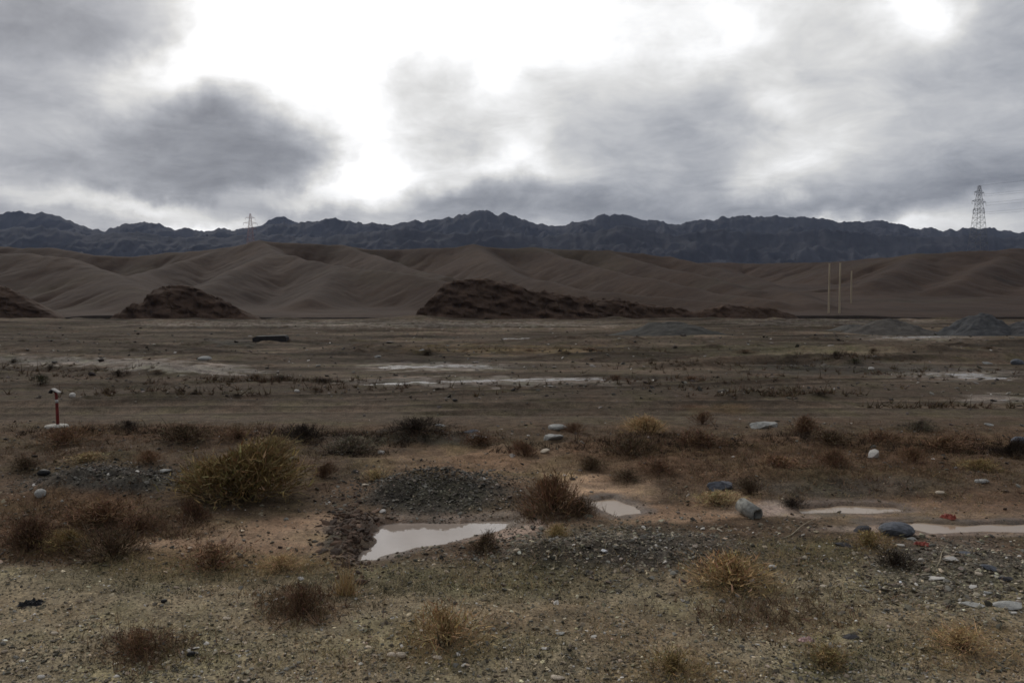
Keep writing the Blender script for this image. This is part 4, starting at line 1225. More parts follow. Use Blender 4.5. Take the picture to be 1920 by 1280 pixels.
# ------------------------------------------------------------------ single stones
STONES = [
    # px, py, w, h, mesh index, material, squash depth, label, name
    (1437, 805, 50, 20, 0, 'pale_stone', 'pale grey block, biggest stone on the track edge', 'stone_block'),
    (1046, 806, 34, 12, 1, 'pale_stone', 'pale slab tilted on the track edge, next to rust twigs', 'stone_slab'),
    (896, 824, 34, 10, 2, 'pale_stone', 'long thin pale stone below the track, in front of the dark bush', 'stone'),
    (883, 812, 34, 9, 3, 'blue_stone', 'grey stone lying just beyond the long thin pale one', 'stone'),
    (825, 800, 20, 6, 4, 'pale_stone', 'small pale stone on the track edge beyond the long dark bush', 'stone'),
    (1038, 826, 36, 14, 2, 'pale_stone', 'cracked pale stone below the tilted slab', 'stone'),
    (1022, 850, 18, 10, 5, 'cream_stone', 'cream stone at the foot of the small rust bush', 'stone'),
    (1640, 858, 22, 18, 5, 'white_stone', 'white pointed stone standing in the scrub strip', 'stone'),
    (1355, 922, 52, 28, 0, 'blue_stone', 'dark blue angular rock beside straw coloured twigs', 'boulder'),
    (1691, 1006, 64, 32, 7, 'blue_stone', 'smooth blue-grey boulder at the edge of the muddy pool', 'boulder'),
    (1620, 998, 34, 16, 8, 'dark_stone', 'dark round stone next to the blue-grey boulder', 'boulder'),
    (1712, 1012, 20, 9, 3, 'pale_stone', 'small pale stone tucked under the blue-grey boulder', 'stone'),
    (1690, 1024, 16, 7, 6, 'white_stone', 'white pebble just below the blue-grey boulder', 'stone'),
    (1753, 1086, 40, 9, 1, 'white_stone', 'flat white slab lying near the black-brown clump', 'stone_slab'),
    (1898, 1144, 52, 20, 4, 'pale_stone', 'large greenish grey slab cut by the view edge', 'stone_slab'),
    (1902, 1152, 14, 7, 6, 'white_stone', 'white pebble touching the large greenish grey slab', 'stone'),
    (1786, 1054, 26, 12, 3, 'white_stone', 'white lump of stone above the flat white slab', 'stone'),
    (1829, 1138, 40, 8, 2, 'pale_stone', 'narrow grey slab beside the large greenish one', 'stone_slab'),
    (1826, 1104, 16, 9, 5, 'white_stone', 'whitish stone between the flat white slab and the greenish slab', 'stone'),
    (1855, 1114, 18, 9, 2, 'pale_stone', 'pale stone just above the large greenish slab', 'stone'),
    (1838, 1080, 14, 8, 1, 'cream_stone', 'cream stone level with the flat white slab', 'stone'),
    (733, 1232, 17, 13, 9, 'cream_stone', 'round cream stone touching its twin, farther from the golden bush', 'stone'),
    (751, 1234, 20, 16, 6, 'cream_stone', 'round cream stone touching its twin, next to the golden bush', 'stone'),
    (820, 1236, 18, 9, 7, 'cream_stone', 'pinkish cream stone at the foot of the see-through golden bush', 'stone'),
    (1597, 1197, 30, 10, 3, 'dark_stone', 'small dark stone alone on the near gravel', 'stone'),
    (87, 908, 18, 12, 5, 'white_stone', 'white stone on top of the dark gravel bank', 'stone'),
    (72, 934, 22, 17, 9, 'pale_stone', 'pale stone at the foot of the dark gravel bank', 'stone'),
    (207, 897, 12, 11, 1, 'pale_stone', 'upright pale stone in the middle of the dark gravel bank', 'stone'),
    (308, 888, 22, 10, 2, 'pale_stone', 'pale stone at the end of the dark gravel bank by the olive bush', 'stone'),
    (78, 892, 22, 13, 8, 'black', 'black lump on the crest of the dark gravel bank', 'stone'),
    (714, 851, 12, 8, 0, 'white_stone', 'small white stone beside the smooth cushion bush', 'stone'),
    (961, 857, 11, 8, 4, 'white_stone', 'small white stone beside the small rust bush', 'stone'),
    (684, 912, 14, 6, 2, 'cream_stone', 'cream stone on the shoulder of the dark stony mound', 'stone'),
    (717, 962, 12, 9, 5, 'white_stone', 'white stone above the back corner of the puddle', 'stone'),
    (905, 898, 12, 5, 3, 'white_stone', 'white chip on the crest of the dark stony mound', 'stone'),
    (1914, 832, 26, 14, 8, 'blue_stone', 'grey-blue stone behind the dark bush at the view edge', 'boulder'),
    (1845, 906, 26, 10, 1, 'pale_stone', 'pale flat stone beside low olive twigs', 'stone_slab'),
    (1857, 798, 18, 5, 4, 'pale_stone', 'pale stone on the track edge beyond the widest red-brown bush', 'stone'),
    (1912, 684, 22, 12, 7, 'blue_stone', 'bluish boulder out on the plain at the view edge', 'boulder'),
    (1855, 674, 22, 6, 0, 'pale_stone', 'pale flat stone on the plain near the bluish boulder', 'stone'),
    (134, 745, 12, 9, 9, 'white_stone', 'white stone on the plain right behind the red post', 'stone'),
    (381, 676, 24, 9, 7, 'pale_stone', 'pale rounded stone on the plain by the silt streak', 'stone'),
    (1765, 926, 16, 8, 6, 'cream_stone', 'cream stone on the mud above the muddy pool', 'stone'),
    (556, 735, 10, 6, 6, 'white_stone', 'white stone in front of the row of low bushes', 'stone'),
    (708, 671, 12, 5, 0, 'pale_stone', 'pale stone beyond the bright water streak', 'stone'),
    (790, 660, 16, 6, 3, 'pale_stone', 'pale stone beside dark twigs far out on the plain', 'stone'),
    (1635, 693, 10, 6, 6, 'white_stone', 'white stone at the side of the stony hump', 'stone'),
    (1448, 873, 16, 5, 1, 'pale_stone', 'pale chip in the middle of the scrub strip', 'stone'),
    (1450, 1066, 14, 9, 6, 'white_stone', 'white pebble beside the dense golden-brown bush', 'stone'),
    (1545, 1100, 14, 5, 2, 'cream_stone', 'cream chip on open gravel past the golden-brown bush', 'stone'),
    (306, 1130, 12, 9, 8, 'black', 'black pebble on the near gravel, above the reddish patch', 'stone'),
    (356, 1230, 16, 12, 8, 'black', 'black stone beside the sparse orange twigs', 'stone'),
    (100, 1190, 14, 9, 6, 'cream_stone', 'cream pebble on the near gravel below the black scrap', 'stone'),
    (424, 1162, 16, 7, 1, 'cream_stone', 'cream chip level with the sparse rust twigs', 'stone'),
    (563, 1087, 12, 7, 4, 'white_stone', 'white pebble at the near edge of the mud flat', 'stone'),
    (75, 1272, 14, 10, 6, 'white_stone', 'white pebble at the bottom of the view, alone', 'stone'),
    (1050, 1190, 18, 7, 0, 'pale_stone', 'pale chip in the open middle of the near gravel', 'stone'),
    (1113, 1196, 14, 8, 5, 'white_stone', 'white chip next to a slightly larger pale one', 'stone'),
    (1022, 1218, 16, 7, 2, 'white_stone', 'whitish chip below the pale chip on open gravel', 'stone'),
    (1046, 1275, 26, 12, 1, 'cream_stone', 'pinkish stone at the bottom of the view', 'stone'),
    (1585, 1024, 34, 11, 3, 'dark_stone', 'dark stone with a pale edge between pipe and boulder', 'stone'),
    (1810, 1040, 26, 10, 5, 'blue_stone', 'grey stone above the white lump', 'stone'),
    (1890, 1090, 26, 12, 0, 'dark_stone', 'dark stone among rubble at the view edge', 'stone'),
    (1860, 1070, 30, 12, 4, 'blue_stone', 'bluish stone among the rubble above the greenish slab', 'stone'),
]
for i, (px, py, w, h, k, mt, label, name) in enumerate(STONES):
    x, y, z = at(px, py)
    d = y * CP
    ww = w * d / F; ang = math.atan2(H, d)
    hh = h * d / F
    dep = ww * (0.75 if h > 0.3 * w else 0.6)
    zz = max(0.3 * hh, (hh - dep * math.sin(ang) * 0.7)) * 1.1
    o = link(name, ROCKMESH[k], M[mt], None, True)
    o.scale = (ww * 1.08, dep, zz * 1.15)
    o.location = (x, y + dep * 0.4, hz(x, y + dep * 0.4) + zz * 0.27)
    o.rotation_euler = (random.uniform(-.12, .12), random.uniform(-.15, .15), random.uniform(-.35, .35))
    tag(o, label, 'stone', 'loose single stones')

# ------------------------------------------------------------------ red marker post
x, y, z = at(101, 803)
post = empty('marker_post', (x, y + 0.12, hz(x, y + 0.12)))
tag(post, 'thin rusty red post with a bent cap standing on a round white base', 'post')
S = y / F
b = MB()
b.lathe([(0, -0.1), (0.27, -0.1), (0.275, 0.0), (0.262, 0.035), (0.235, 0.052), (0.05, 0.062), (0, 0.062)], 40)
b.build('base', M['conc'], post)
p = MB()
p.tube([(0.03, 0, 0.07), (0.026, 0, 0.3), (0.02, 0, 0.55), (0.01, 0, 0.80), (0.0, 0, 0.86)], [0.038, 0.036, 0.035, 0.034, 0.034], 14)
p.build('pole', M['red'], post)
p = MB()
p.tube([(0.024, -0.004, 0.60), (0.016, -0.004, 0.68)], 0.0375, 14)
p.build('band', M['white_paint'], post)
p = MB()
p.tube([(0.0, 0, 0.855), (-0.025, 0, 0.90), (-0.075, 0, 0.915), (-0.12, 0, 0.885), (-0.135, 0, 0.845)], [0.035, 0.036, 0.038, 0.043, 0.05], 14)
p.build('spout', M['black'], post)
p = MB()
for s in (0,):
    v = [(-0.07, -0.085, 0.965), (-0.07, 0.085, 0.965), (0.10, 0.075, 0.87), (0.10, -0.075, 0.87)]
    v2 = [(a, bb, c - 0.03) for a, bb, c in v]
    p.add(v + v2, [(3, 2, 1, 0), (4, 5, 6, 7), (0, 1, 5, 4), (1, 2, 6, 5), (2, 3, 7, 6), (3, 0, 4, 7)])
o = p.build('cap', M['white_paint'], post, False)
bv = o.modifiers.new('soft', 'BEVEL'); bv.width = 0.008; bv.segments = 2

# ------------------------------------------------------------------ dark trough far out
x, y, z = at(508, 641)
tr = empty('concrete_trough', (x, y, z), 0.03)
tag(tr, 'low dark oblong trough lying alone on the far plain', 'trough')
wd = 62 * y / F
def box(mb, x0, x1, y0, y1, z0, z1):
    mb.add([(x0, y0, z0), (x1, y0, z0), (x1, y1, z0), (x0, y1, z0), (x0, y0, z1), (x1, y0, z1), (x1, y1, z1), (x0, y1, z1)],
           [(0, 3, 2, 1), (4, 5, 6, 7), (0, 1, 5, 4), (1, 2, 6, 5), (2, 3, 7, 6), (3, 0, 4, 7)])
m = MB()
v = [(-wd / 2, -.5, -.1), (wd / 2, -.5, -.1), (wd / 2 + .02, -.55, .30), (wd / 2 - .1, -.55, .44), (-wd / 2 + .25, -.55, .36), (-wd / 2 - .02, -.55, .26)]
n6 = len(v)
v += [(a, .55, c) for a, bb, c in v]
v += [(a * .94, bb * .78, c) for a, bb, c in v[2:6]] + [(a * .94, bb * .78, c) for a, bb, c in v[8:12]]
v += [(a * .92, bb * .7, .1) for a, bb, c in v[2:6]] + [(a * .92, bb * .7, .1) for a, bb, c in v[8:12]]
f = [(0, 1, 2, 3, 4, 5), (11, 10, 9, 8, 7, 6), (1, 7, 8, 2), (0, 5, 11, 6), (0, 6, 7, 1)]
me = bpy.data.meshes.new('body')
me.from_pydata(v[:12], [], f + [(2, 8, 9, 3), (5, 4, 10, 11)])
me.update()
o = link('body', me, M['slab_dark'], tr)
bv = o.modifiers.new('soft', 'BEVEL'); bv.width = 0.03; bv.segments = 2
m = MB()
box(m, -wd / 2 + .3, wd / 2 - .15, -.50, .50, .385, .44)
o = m.build('lid', M['slab_pale'], tr, False)
o.rotation_euler = (0, -0.028, 0)
bv = o.modifiers.new('soft', 'BEVEL'); bv.width = 0.015; bv.segments = 2

# ------------------------------------------------------------------ broken pipe on the mud
x, y, z = at(1409, 972)
pp = empty('pipe_fragment', (x, y + 0.12, hz(x, y + 0.1)), math.radians(-62))
tag(pp, 'short pale broken pipe lying on mud with a dark open end', 'pipe')
m = MB()
R0, R1, L0 = 0.105, 0.078, 0.17
prof = [(R1, -L0), (R0, -L0), (R0 * 1.02, 0.0), (R0 * 0.98, L0), (R1, L0), (R1, -L0)]
m.lathe(prof, 36)
for _a in m.v:
    _d = 0.014 * fbm(_a[:, 0] * 14, _a[:, 1] * 14 + _a[:, 2] * 9, 3, 77)
    _a[:, 2] += 2.2 * _d * (_a[:, 2] > 0); _a[:, 0] *= 1 + _d * 4; _a[:, 1] *= 1 - _d * 3
o = m.build('shell', M['conc_old'], pp)
o.rotation_euler = (0, math.radians(90 + 14), 0); o.location = (0, 0, 0.09)
m = MB()
m.lathe([(0, L0 * 0.35), (R1 * 0.99, L0 * 0.35)], 24)  # black disc that paints the shade inside the open pipe end
o = m.build('hollow_shade_disc', M['black'], pp)
o.rotation_euler = (0, math.radians(90 + 14), 0); o.location = (0, 0, 0.09)

# ------------------------------------------------------------------ litter, scrap, sticks
def crumpled(name, px, py, w, h, mat, label, cat, seed):
    x, y, z = at(px, py); d = y; ww = w * d / F; hh = h * d / F
    n = 22
    u, v = np.meshgrid(np.linspace(-.5, .5, n), np.linspace(-.5, .5, n))
    zz = 0.5 * np.abs(fbm(u * 4 + seed, v * 4, 3, seed)) * 2 + 0.4 * ridged(u * 3, v * 3 + seed, 2, seed + 3) - 0.15
    edge = sstep(0, .14, 0.5 - np.maximum(np.abs(u), np.abs(v)))
    X = u * (1 + 0.3 * perlin(v * 3 + seed, u * 0, seed)) * ww; Y = v * (1 + 0.3 * perlin(u * 3 + seed, u * 0 + 4, seed)) * ww * 0.7
    top = np.stack([X.ravel(), Y.ravel(), (zz * edge * hh * 0.9 + 0.004).ravel()], 1)
    me = mesh(name, top, gridfaces(n, n), None, False)
    o = link(name, me, mat)
    sd = o.modifiers.new('skin', 'SOLIDIFY'); sd.thickness = 0.003; sd.offset = 1
    o.location = (x, y + ww * 0.2, hz(x, y + ww * 0.2)); o.rotation_euler = (0, 0, seed * 0.7)
    tag(o, label, cat)


crumpled('plastic_bag', 1781, 972, 26, 14, M['red_plastic'], 'red crumpled plastic bag on the wet mud', 'litter', 3)
crumpled('food_wrapper', 1514, 1202, 26, 11, M['pink_plastic'], 'pink and white wrapper dropped on the near gravel', 'litter', 5)
crumpled('rag_scrap', 1732, 1022, 26, 9, M['red_plastic'], 'dull red scrap lying below the blue-grey boulder', 'litter', 8)
crumpled('rubber_scrap', 54, 1136, 40, 15, M['black'], 'flat black rubber scrap alone on the near gravel', 'scrap', 9)


def stick(px0, py0, px1, py1, lift, rad, label):
    a = at(px0, py0); b_ = at(px1, py1)
    m = MB(); pts = []
    for i in range(7):
        t = i / 6
        x = a[0] + (b_[0] - a[0]) * t; y = a[1] + (b_[1] - a[1]) * t
        pts.append((x + 0.012 * math.sin(t * 9), y, hz(x, y) + 0.012 + lift * t))
    m.tube(pts, [rad * (1 - 0.6 * i / 6) for i in range(7)], 8)
    tag(m.build('stick', M['stick'], None), label, 'stick', 'dry sticks on the gravel')


stick(1470, 1010, 1535, 970, 0.02, 0.009, 'long bleached stick lying between the pipe and the muddy pool')
stick(1757, 1064, 1776, 1028, 0.04, 0.008, 'short stick leaning near the white lump of stone')
stick(1622, 1004, 1640, 1020, 0.0, 0.008, 'short stick beside the dark round stone')

# ------------------------------------------------------------------ gravel heaps far out
HEAPS = [
    (1862, 629, 130, 45, 'tall grey gravel heap, biggest of the heaps far out', 21, (0.075, 0.075, 0.075)),
    (1690, 628, 160, 32, 'low brown-grey gravel heap beside the tallest heap', 22, (0.085, 0.077, 0.068)),
    (1268, 630, 190, 28, 'broad flat dark gravel heap in front of the bluff', 23, (0.066, 0.063, 0.056)),
    (1960, 630, 120, 36, 'gravel heap cut by the view edge', 24, (0.075, 0.073, 0.072)),
    (1610, 622, 90, 15, 'small pale gravel heap next to the low brown-grey one', 25, (0.095, 0.09, 0.08)),
]
for px, py, w, h, label, seed, colr in HEAPS:
    x, y, z = at(px, py); ww = w * y / F; hh = h * y / F
    n = 90
    u, v = np.meshgrid(np.linspace(-1, 1, n), np.linspace(-1, 1, n))
    q = np.sqrt((u * (1 + 0.25 * perlin(v * 2 + seed, u * 0, seed))) ** 2 + v ** 2)
    g = np.clip(1 - q, -0.3, 1)
    tops = 0.75 + 0.3 * fbm(u * 2.2 + seed, v * 1.1, 2, seed + 4)
    zz = g * tops * 1.35 + 0.10 * fbm(u * 5 + seed, v * 5, 4, seed) * sstep(-.05, .25, g)
    zz = np.minimum(zz, 0.85 + 0.22 * fbm(u * 3, v * 3 + seed, 3, seed + 9))
    zz = zz / zz.max() * hh
    c = np.array(colr)[None] * (1 + 0.3 * fbm(u.ravel() * 6 + seed, v.ravel() * 6, 3, seed + 2))[:, None]
    me = mesh('gravel_heap', np.stack([u.ravel() * ww * 0.62, v.ravel() * ww * 0.5, zz.ravel() - 0.08], 1), gridfaces(n, n), np.clip(c, .01, 1))
    o = link('gravel_heap', me, M['heap']); o.location = (x, y + ww * 0.32, 0)
    tag(o, label, 'gravel heap', 'gravel heaps far out on the plain')

# ------------------------------------------------------------------ utility poles
def util_pole(px, d, ptop, label, first=None):
    X, Y, Z = hills_at(px, d)
    top = H + (HZ - ptop) / F * d
    root = empty('utility_pole', (X, Y, Z - 0.3))
    tag(root, label, 'utility pole', 'pale utility poles below the hills')
    h = top - Z + 0.3
    if first is None:
        m = MB(); m.tube([(0, 0, 0), (0, 0, 0.5), (0, 0, 1)], [0.25, 0.22, 0.19], 12)
        sh = m.build('shaft', M['pole'], root); sh.scale = (1, 1, h)
        m = MB(); m.lathe([(0, 0), (.05, 0), (.05, .1), (.11, .12), (.08, .17), (.11, .2), (.07, .26), (0, .28)], 14)
        ins = m.build('insulator', M['ceramic'], root); ins.location = (0, 0, h)
        return root, sh, ins
    sh = first[1].copy(); COL.objects.link(sh); sh.parent = root; sh.scale = (1, 1, h)
    ins = first[2].copy(); COL.objects.link(ins); ins.parent = root; ins.location = (0, 0, h)
    return root, sh, ins


u0 = util_pole(1553.5, 212, 494, 'utility pole standing first, a little apart from its two neighbours')
u1 = util_pole(1573.5, 208, 493, 'middle pole between the two other utility poles')
u2 = util_pole(1595, 262, 508, 'fainter shorter pole, farthest off toward the bench')
u1[1].parent = None if False else u1[1].parent

# ------------------------------------------------------------------ lattice pylons
def pylon(px, d, ptop, zbase, mat, label, thick):
    X = (px - 960) / F * d
    top = H + (HZ - ptop) / F * d
    h = top - zbase
    root = empty('power_pylon', (X, d, zbase), 0.5)
    tag(root, label, 'pylon', 'lattice pylons on the hills')

    def half(t):
        return h * (0.085 * (1 - t) ** 1.0 + 0.016) if t < 0.62 else h * (0.016 + 0.085 * 0.38) * max(0.05, (1 - t) / 0.38 * 0.75 + 0.25)
    lv = [0, .12, .23, .33, .42, .5, .57, .63, .69, .75, .81, .87, .93, 1.0]
    for sx, sy in ((1, 1), (1, -1), (-1, 1), (-1, -1)):
        m = MB(); m.tube([(sx * half(t), sy * half(t), t * h) for t in lv], thick, 6)
        m.build('leg', mat, root)
    m = MB()
    for a, b_ in zip(lv[:-1], lv[1:]):
        ra, rb = half(a), half(b_)
        for (p, q) in (((1, 1), (1, -1)), ((1, -1), (-1, -1)), ((-1, -1), (-1, 1)), ((-1, 1), (1, 1))):
            m.tube([(p[0] * ra, p[1] * ra, a * h), (q[0] * rb, q[1] * rb, b_ * h)], thick * .55, 4)
            m.tube([(q[0] * ra, q[1] * ra, a * h), (p[0] * rb, p[1] * rb, b_ * h)], thick * .55, 4)
            m.tube([(p[0] * rb, p[1] * rb, b_ * h), (q[0] * rb, q[1] * rb, b_ * h)], thick * .55, 4)
    m.build('lattice_bracing', mat, root)
    tips = []
    for t, span in ((.66, .17), (.78, .20), (.90, .14)):
        r = half(t); L = span * h * 0.78
        for s in (1, -1):
            m = MB()
            for yy in (1, -1):
                m.tube([(s * r, yy * r, t * h), (s * L, 0, t * h + .006 * h)], thick * .8, 5)
                m.tube([(s * r, yy * r, t * h + .035 * h), (s * L, 0, t * h + .006 * h)], thick * .7, 5)
            for k in (.35, .65):
                m.tube([(s * (r + (L - r) * k), r * (1 - k), t * h), (s * (r + (L - r) * k), 0, t * h + .035 * h * (1 - k))], thick * .5, 4)
            m.build('crossarm', mat, root)
        for s in (1, -1):
            m = MB(); m.lathe([(0, 0)] + [(.12 if i % 2 else .05, -.12 * i) for i in range(1, 16)] + [(0, -1.9)], 8)
            o = m.build('insulator', M['ceramic'], root); o.location = (s * L, 0, t * h)
            tips.append((s * L, 0, t * h - 1.9))
    tips.append((0, 0, h))
    return root, tips


py_r, tips = pylon(1830, 560, 350, 35.5, M['steel'], 'tall grey lattice pylon rising above the mountain ridge', 0.13)
py_l, _ = pylon(472, 700, 402, 46.0, M['steel_red'], 'small faint reddish pylon on the skyline over the brown hills', 0.10)
# conductors run from the near pylon toward the next one, outside the view
ca, sa = math.cos(0.5), math.sin(0.5)
for i, (tx, ty, tz) in enumerate(tips):
    a = Vector((py_r.location.x + tx * ca - ty * sa, py_r.location.y + tx * sa + ty * ca, py_r.location.z + tz))
    b_ = a + Vector((150, -250, 14))
    pts = []
    for k in range(25):
        t = k / 24
        p = a.lerp(b_, t); p.z -= 8.5 * 4 * t * (1 - t) * 0.6
        pts.append(p)
    m = MB(); m.tube(pts, 0.045, 5)
    tag(m.build('power_line', M['wire'], None), 'thin power line running off from the tall grey pylon', 'power line', 'power lines of the tall grey pylon')

# ------------------------------------------------------------------ air
bx0, bx1, by0, by1, bz0, bz1 = -6200, 6200, -120, 7400, -4, 760
me = bpy.data.meshes.new('haze')
me.from_pydata([(bx0, by0, bz0), (bx1, by0, bz0), (bx1, by1, bz0), (bx0, by1, bz0), (bx0, by0, bz1), (bx1, by0, bz1), (bx1, by1, bz1), (bx0, by1, bz1)], [],
               [(0, 3, 2, 1), (4, 5, 6, 7), (0, 1, 5, 4), (1, 2, 6, 5), (2, 3, 7, 6), (3, 0, 4, 7)])
me.update()
hm = bpy.data.materials.new('haze'); hm.use_nodes = True
nt = hm.node_tree; nt.nodes.clear()
out = nt.nodes.new('ShaderNodeOutputMaterial'); vol = nt.nodes.new('ShaderNodeVolumePrincipled')
vol.inputs['Color'].default_value = (0.44, 0.55, 0.82, 1)
vol.inputs['Density'].default_value = 3.4e-5
nt.links.new(vol.outputs[0], out.inputs['Volume'])
tag(link('haze', me, hm), 'thin bluish air between the viewer and the mountains', kind='stuff')

# ------------------------------------------------------------------ sky
SUN_EL, SUN_AZ = math.radians(33), math.radians(-30)
w = bpy.data.worlds.new('World'); sc.world = w; w.use_nodes = True
nt = w.node_tree; nt.nodes.clear(); L = nt.links.new
out = nt.nodes.new('ShaderNodeOutputWorld'); bg = nt.nodes.new('ShaderNodeBackground')
STR = 0.1
bg.inputs['Strength'].default_value = STR
L(bg.outputs[0], out.inputs['Surface'])
sky = nt.nodes.new('ShaderNodeTexSky'); sky.sky_type = 'NISHITA'; sky.sun_disc = False
sky.sun_elevation = SUN_EL; sky.sun_rotation = SUN_AZ
sky.dust_density = 2.0
tc = nt.nodes.new('ShaderNodeTexCoord').outputs['Generated']
# soft warping of the directions so that cloud edges wander
wn = noise_n(nt, tc, 5.0, 5, 0.55)
wv = nt.nodes.new('ShaderNodeVectorMath'); wv.operation = 'MULTIPLY_ADD'
wv.inputs[1].default_value = (0.11, 0.11, 0.075); wv.inputs[2].default_value = (-0.055, -0.055, -0.0375)
L(wn.outputs['Color'], wv.inputs[0])
wn2 = noise_n(nt, tc, 17.0, 5, 0.6)
wv2 = nt.nodes.new('ShaderNodeVectorMath'); wv2.operation = 'MULTIPLY_ADD'
wv2.inputs[1].default_value = (0.06, 0.06, 0.04); L(wn2.outputs['Color'], wv2.inputs[0])
wv3 = nt.nodes.new('ShaderNodeVectorMath'); wv3.operation = 'ADD'
L(wv.outputs[0], wv3.inputs[0]); wv3.inputs[1].default_value = (-0.03, -0.03, -0.02); L(wv3.outputs[0], wv2.inputs[2])
wv = wv2
ad = nt.nodes.new('ShaderNodeVectorMath'); ad.operation = 'ADD'
L(tc, ad.inputs[0]); L(wv.outputs[0], ad.inputs[1])
sp = nt.nodes.new('ShaderNodeSeparateXYZ'); L(ad.outputs[0], sp.inputs[0])
az = math_n(nt, 'ARCTAN2', sp.outputs[0], sp.outputs[1])
el = math_n(nt, 'ARCSINE', sp.outputs[2], clamp=False)
comb = nt.nodes.new('ShaderNodeCombineXYZ'); L(az, comb.inputs[0]); L(el, comb.inputs[1])


def sky_dir(px, py):
    x, y, z = ray(px, py)
    n = math.sqrt(x * x + y * y + z * z)
    return math.atan2(x, y), math.asin(z / n)


# cloud masses and bright breaks: centre, half sizes (photo px), brightness, tilt (deg)
BLOBS = [
    (120, 20, 300, 75, -0.48, 8), (60, 90, 240, 60, -0.20, 0), (330, 20, 130, 50, -0.06, 10), (30, 250, 150, 100, -0.24, 0), (150, 300, 120, 60, -0.12, 0),
    (420, 270, 165, 75, -0.50, -4), (430, 320, 200, 48, -0.28, -2), (350, 200, 100, 50, -0.16, 30), (540, 270, 90, 55, -0.25, 0), (300, 350, 130, 18, -0.12, 0),
    (290, 150, 100, 40, 0.42, -25), (420, 105, 130, 50, 0.50, -20), (600, 40, 200, 75, 0.55, 0), (590, 140, 90, 80, 0.55, 0), (685, 270, 70, 110, 0.50, 12), (700, 350, 55, 40, 0.40, 0),
    (800, 20, 300, 50, 0.34, 0), (1000, 60, 120, 40, 0.16, 0), (1150, 40, 260, 50, 0.16, 0), (1350, 80, 80, 60, 0.40, 0), (905, 145, 50, 38, 0.28, 0), (1715, 25, 55, 42, 0.48, 30),
    (770, 150, 100, 50, -0.10, 0), (720, 200, 60, 30, -0.06, 0), (880, 230, 130, 60, 0.08, 0), (1060, 160, 160, 70, 0.06, 0), (1250, 190, 150, 60, 0.0, 0), (1270, 275, 160, 50, -0.10, 0), (1100, 120, 140, 50, 0.06, 0), (1330, 250, 60, 60, -0.05, 0),
    (985, 285, 50, 45, 0.30, 0), (870, 320, 120, 22, 0.22, -8), (1050, 330, 80, 20, 0.18, 0), (1450, 200, 40, 50, 0.22, 0), (1490, 300, 110, 40, 0.24, -12), (1420, 340, 60, 22, 0.15, 0),
    (1560, 60, 90, 60, 0.10, 30), (1560, 160, 120, 60, 0.08, 0), (1640, 130, 200, 50, 0.02, -14), (1780, 200, 180, 90, -0.08, 0), (1900, 60, 110, 90, -0.12, 0), (1650, 250, 150, 60, 0.0, 0), (1850, 310, 150, 35, -0.12, 0),
    (220, 372, 150, 16, 0.30, 6), (130, 350, 90, 22, 0.16, 10), (350, 388, 80, 14, 0.24, 6), (560, 372, 90, 18, 0.36, -4), (340, 424, 90, 12, 0.40, 0), (410, 422, 60, 10, 0.22, 0),
    (110, 395, 220, 20, -0.20, 0), (550, 402, 170, 13, -0.24, 0), (640, 395, 60, 16, -0.05, 0), (900, 358, 130, 20, -0.30, -6), (880, 390, 170, 22, -0.24, 0),
    (1120, 392, 260, 24, -0.28, 0), (1430, 383, 280, 20, -0.24, -3), (1330, 350, 80, 20, -0.16, 0), (1600, 372, 160, 10, -0.10, -6), (1180, 350, 100, 18, -0.12, 0),
    (1600, 410, 110, 10, 0.30, 0), (1720, 425, 110, 16, 0.26, 0), (1780, 390, 140, 18, 0.12, -8), (1890, 420, 80, 18, 0.10, 0), (1275, 418, 28, 8, 0.20, 0),
    (800, -90, 700, 90, 0.22, 0),
]
acc = None
for (px, py, rx, ry, amp, tilt) in BLOBS:
    amp *= 0.42 if amp < 0 else 0.62
    a0, e0 = sky_dir(px, py)
    mp = nt.nodes.new('ShaderNodeMapping'); mp.vector_type = 'TEXTURE'
    mp.inputs['Location'].default_value = (a0, e0, 0)
    mp.inputs['Rotation'].default_value = (0, 0, math.radians(-tilt))
    k = 1.0 / F
    mp.inputs['Scale'].default_value = (rx * k * 1.05, ry * k * 1.05, 1)
    L(comb.outputs[0], mp.inputs['Vector'])
    ln = nt.nodes.new('ShaderNodeVectorMath'); ln.operation = 'DOT_PRODUCT'
    L(mp.outputs[0], ln.inputs[0]); L(mp.outputs[0], ln.inputs[1])
    ex = math_n(nt, 'EXPONENT', math_n(nt, 'MULTIPLY', ln.outputs['Value'], -0.75))
    acc = math_n(nt, 'MULTIPLY_ADD', ex, amp, acc if acc is not None else 0.0)
# general level: bright toward the hidden sun, duller at the back
sd = Vector((math.sin(SUN_AZ) * math.cos(SUN_EL), math.cos(SUN_AZ) * math.cos(SUN_EL), math.sin(SUN_EL)))
dt = nt.nodes.new('ShaderNodeVectorMath'); dt.operation = 'DOT_PRODUCT'
L(tc, dt.inputs[0]); dt.inputs[1].default_value = sd
lev = math_n(nt, 'MULTIPLY_ADD', dt.outputs['Value'], 0.17, 0.66)
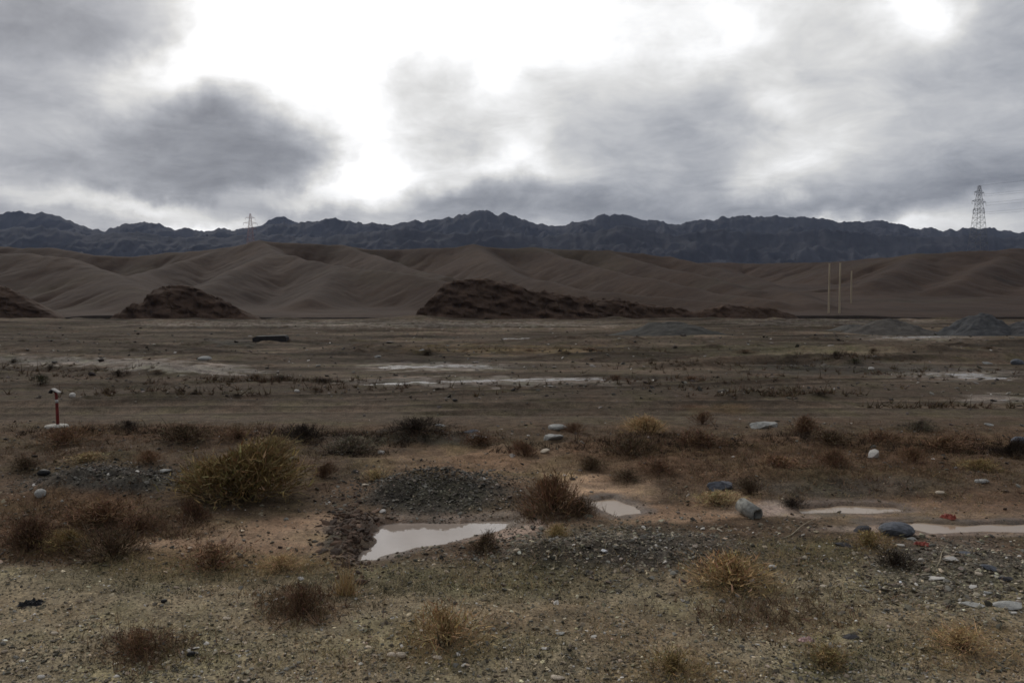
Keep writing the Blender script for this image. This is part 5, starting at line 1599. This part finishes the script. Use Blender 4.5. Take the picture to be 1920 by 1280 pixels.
# cloud texture flattened toward the horizon
s0 = nt.nodes.new('ShaderNodeSeparateXYZ'); L(tc, s0.inputs[0])
den = math_n(nt, 'ADD', math_n(nt, 'ABSOLUTE', s0.outputs[2]), 0.22)
cx = math_n(nt, 'DIVIDE', s0.outputs[0], den); cy = math_n(nt, 'DIVIDE', s0.outputs[1], den)
cc = nt.nodes.new('ShaderNodeCombineXYZ'); L(cx, cc.inputs[0]); L(cy, cc.inputs[1])
n1 = noise_n(nt, cc.outputs[0], 1.5, 8, 0.58, 0.4).outputs['Fac']
n2 = noise_n(nt, cc.outputs[0], 4.5, 8, 0.66, 0.5).outputs['Fac']
val = math_n(nt, 'SMOOTH_MAX', math_n(nt, 'ADD', lev, acc), 0.53, 0.15)
val = math_n(nt, 'ADD', val, math_n(nt, 'MULTIPLY_ADD', n1, 0.44, -0.22))
val = math_n(nt, 'ADD', val, math_n(nt, 'MULTIPLY_ADD', n2, 0.30, -0.15))
val = math_n(nt, 'MINIMUM', math_n(nt, 'SMOOTH_MAX', val, 0.42, 0.08), 1.10)
lum = math_n(nt, 'POWER', val, 2.2)
colr = ramp_n(nt, math_n(nt, 'MULTIPLY', val, 0.75), [(0.30, (0.88, 0.94, 1.09)), (0.5, (0.94, 0.97, 1.05)), (0.66, (1.0, 0.995, 0.98)), (0.78, (1.0, 1.0, 1.0))])
cl = nt.nodes.new('ShaderNodeVectorMath'); cl.operation = 'SCALE'
L(colr, cl.inputs[0]); L(math_n(nt, 'MULTIPLY', lum, 1.0 / STR), cl.inputs['Scale'])
fin = mix_n(nt, sky.outputs[0], cl.outputs[0], 0.97)
L(fin, bg.inputs['Color'])
w.cycles.sampling_method = 'MANUAL'; w.cycles.sample_map_resolution = 512

sun_d = bpy.data.lights.new('sun', 'SUN'); sun_d.energy = 1.1; sun_d.angle = math.radians(13); sun_d.color = (1.0, 0.95, 0.88)
sun = bpy.data.objects.new('sun', sun_d); COL.objects.link(sun)
sun.rotation_euler = (-sd).to_track_quat('-Z', 'Y').to_euler()

# ------------------------------------------------------------------ output
sc.view_settings.view_transform = 'Standard'; sc.view_settings.look = 'None'
sc.view_settings.exposure = 0.0; sc.view_settings.gamma = 1.0
sc.cycles.use_denoising = True
sc.cycles.max_bounces = 5; sc.cycles.diffuse_bounces = 3; sc.cycles.glossy_bounces = 2; sc.cycles.transmission_bounces = 1; sc.cycles.transparent_max_bounces = 4
sc.cycles.volume_bounces = 0
sc.cycles.filter_width = 1.6
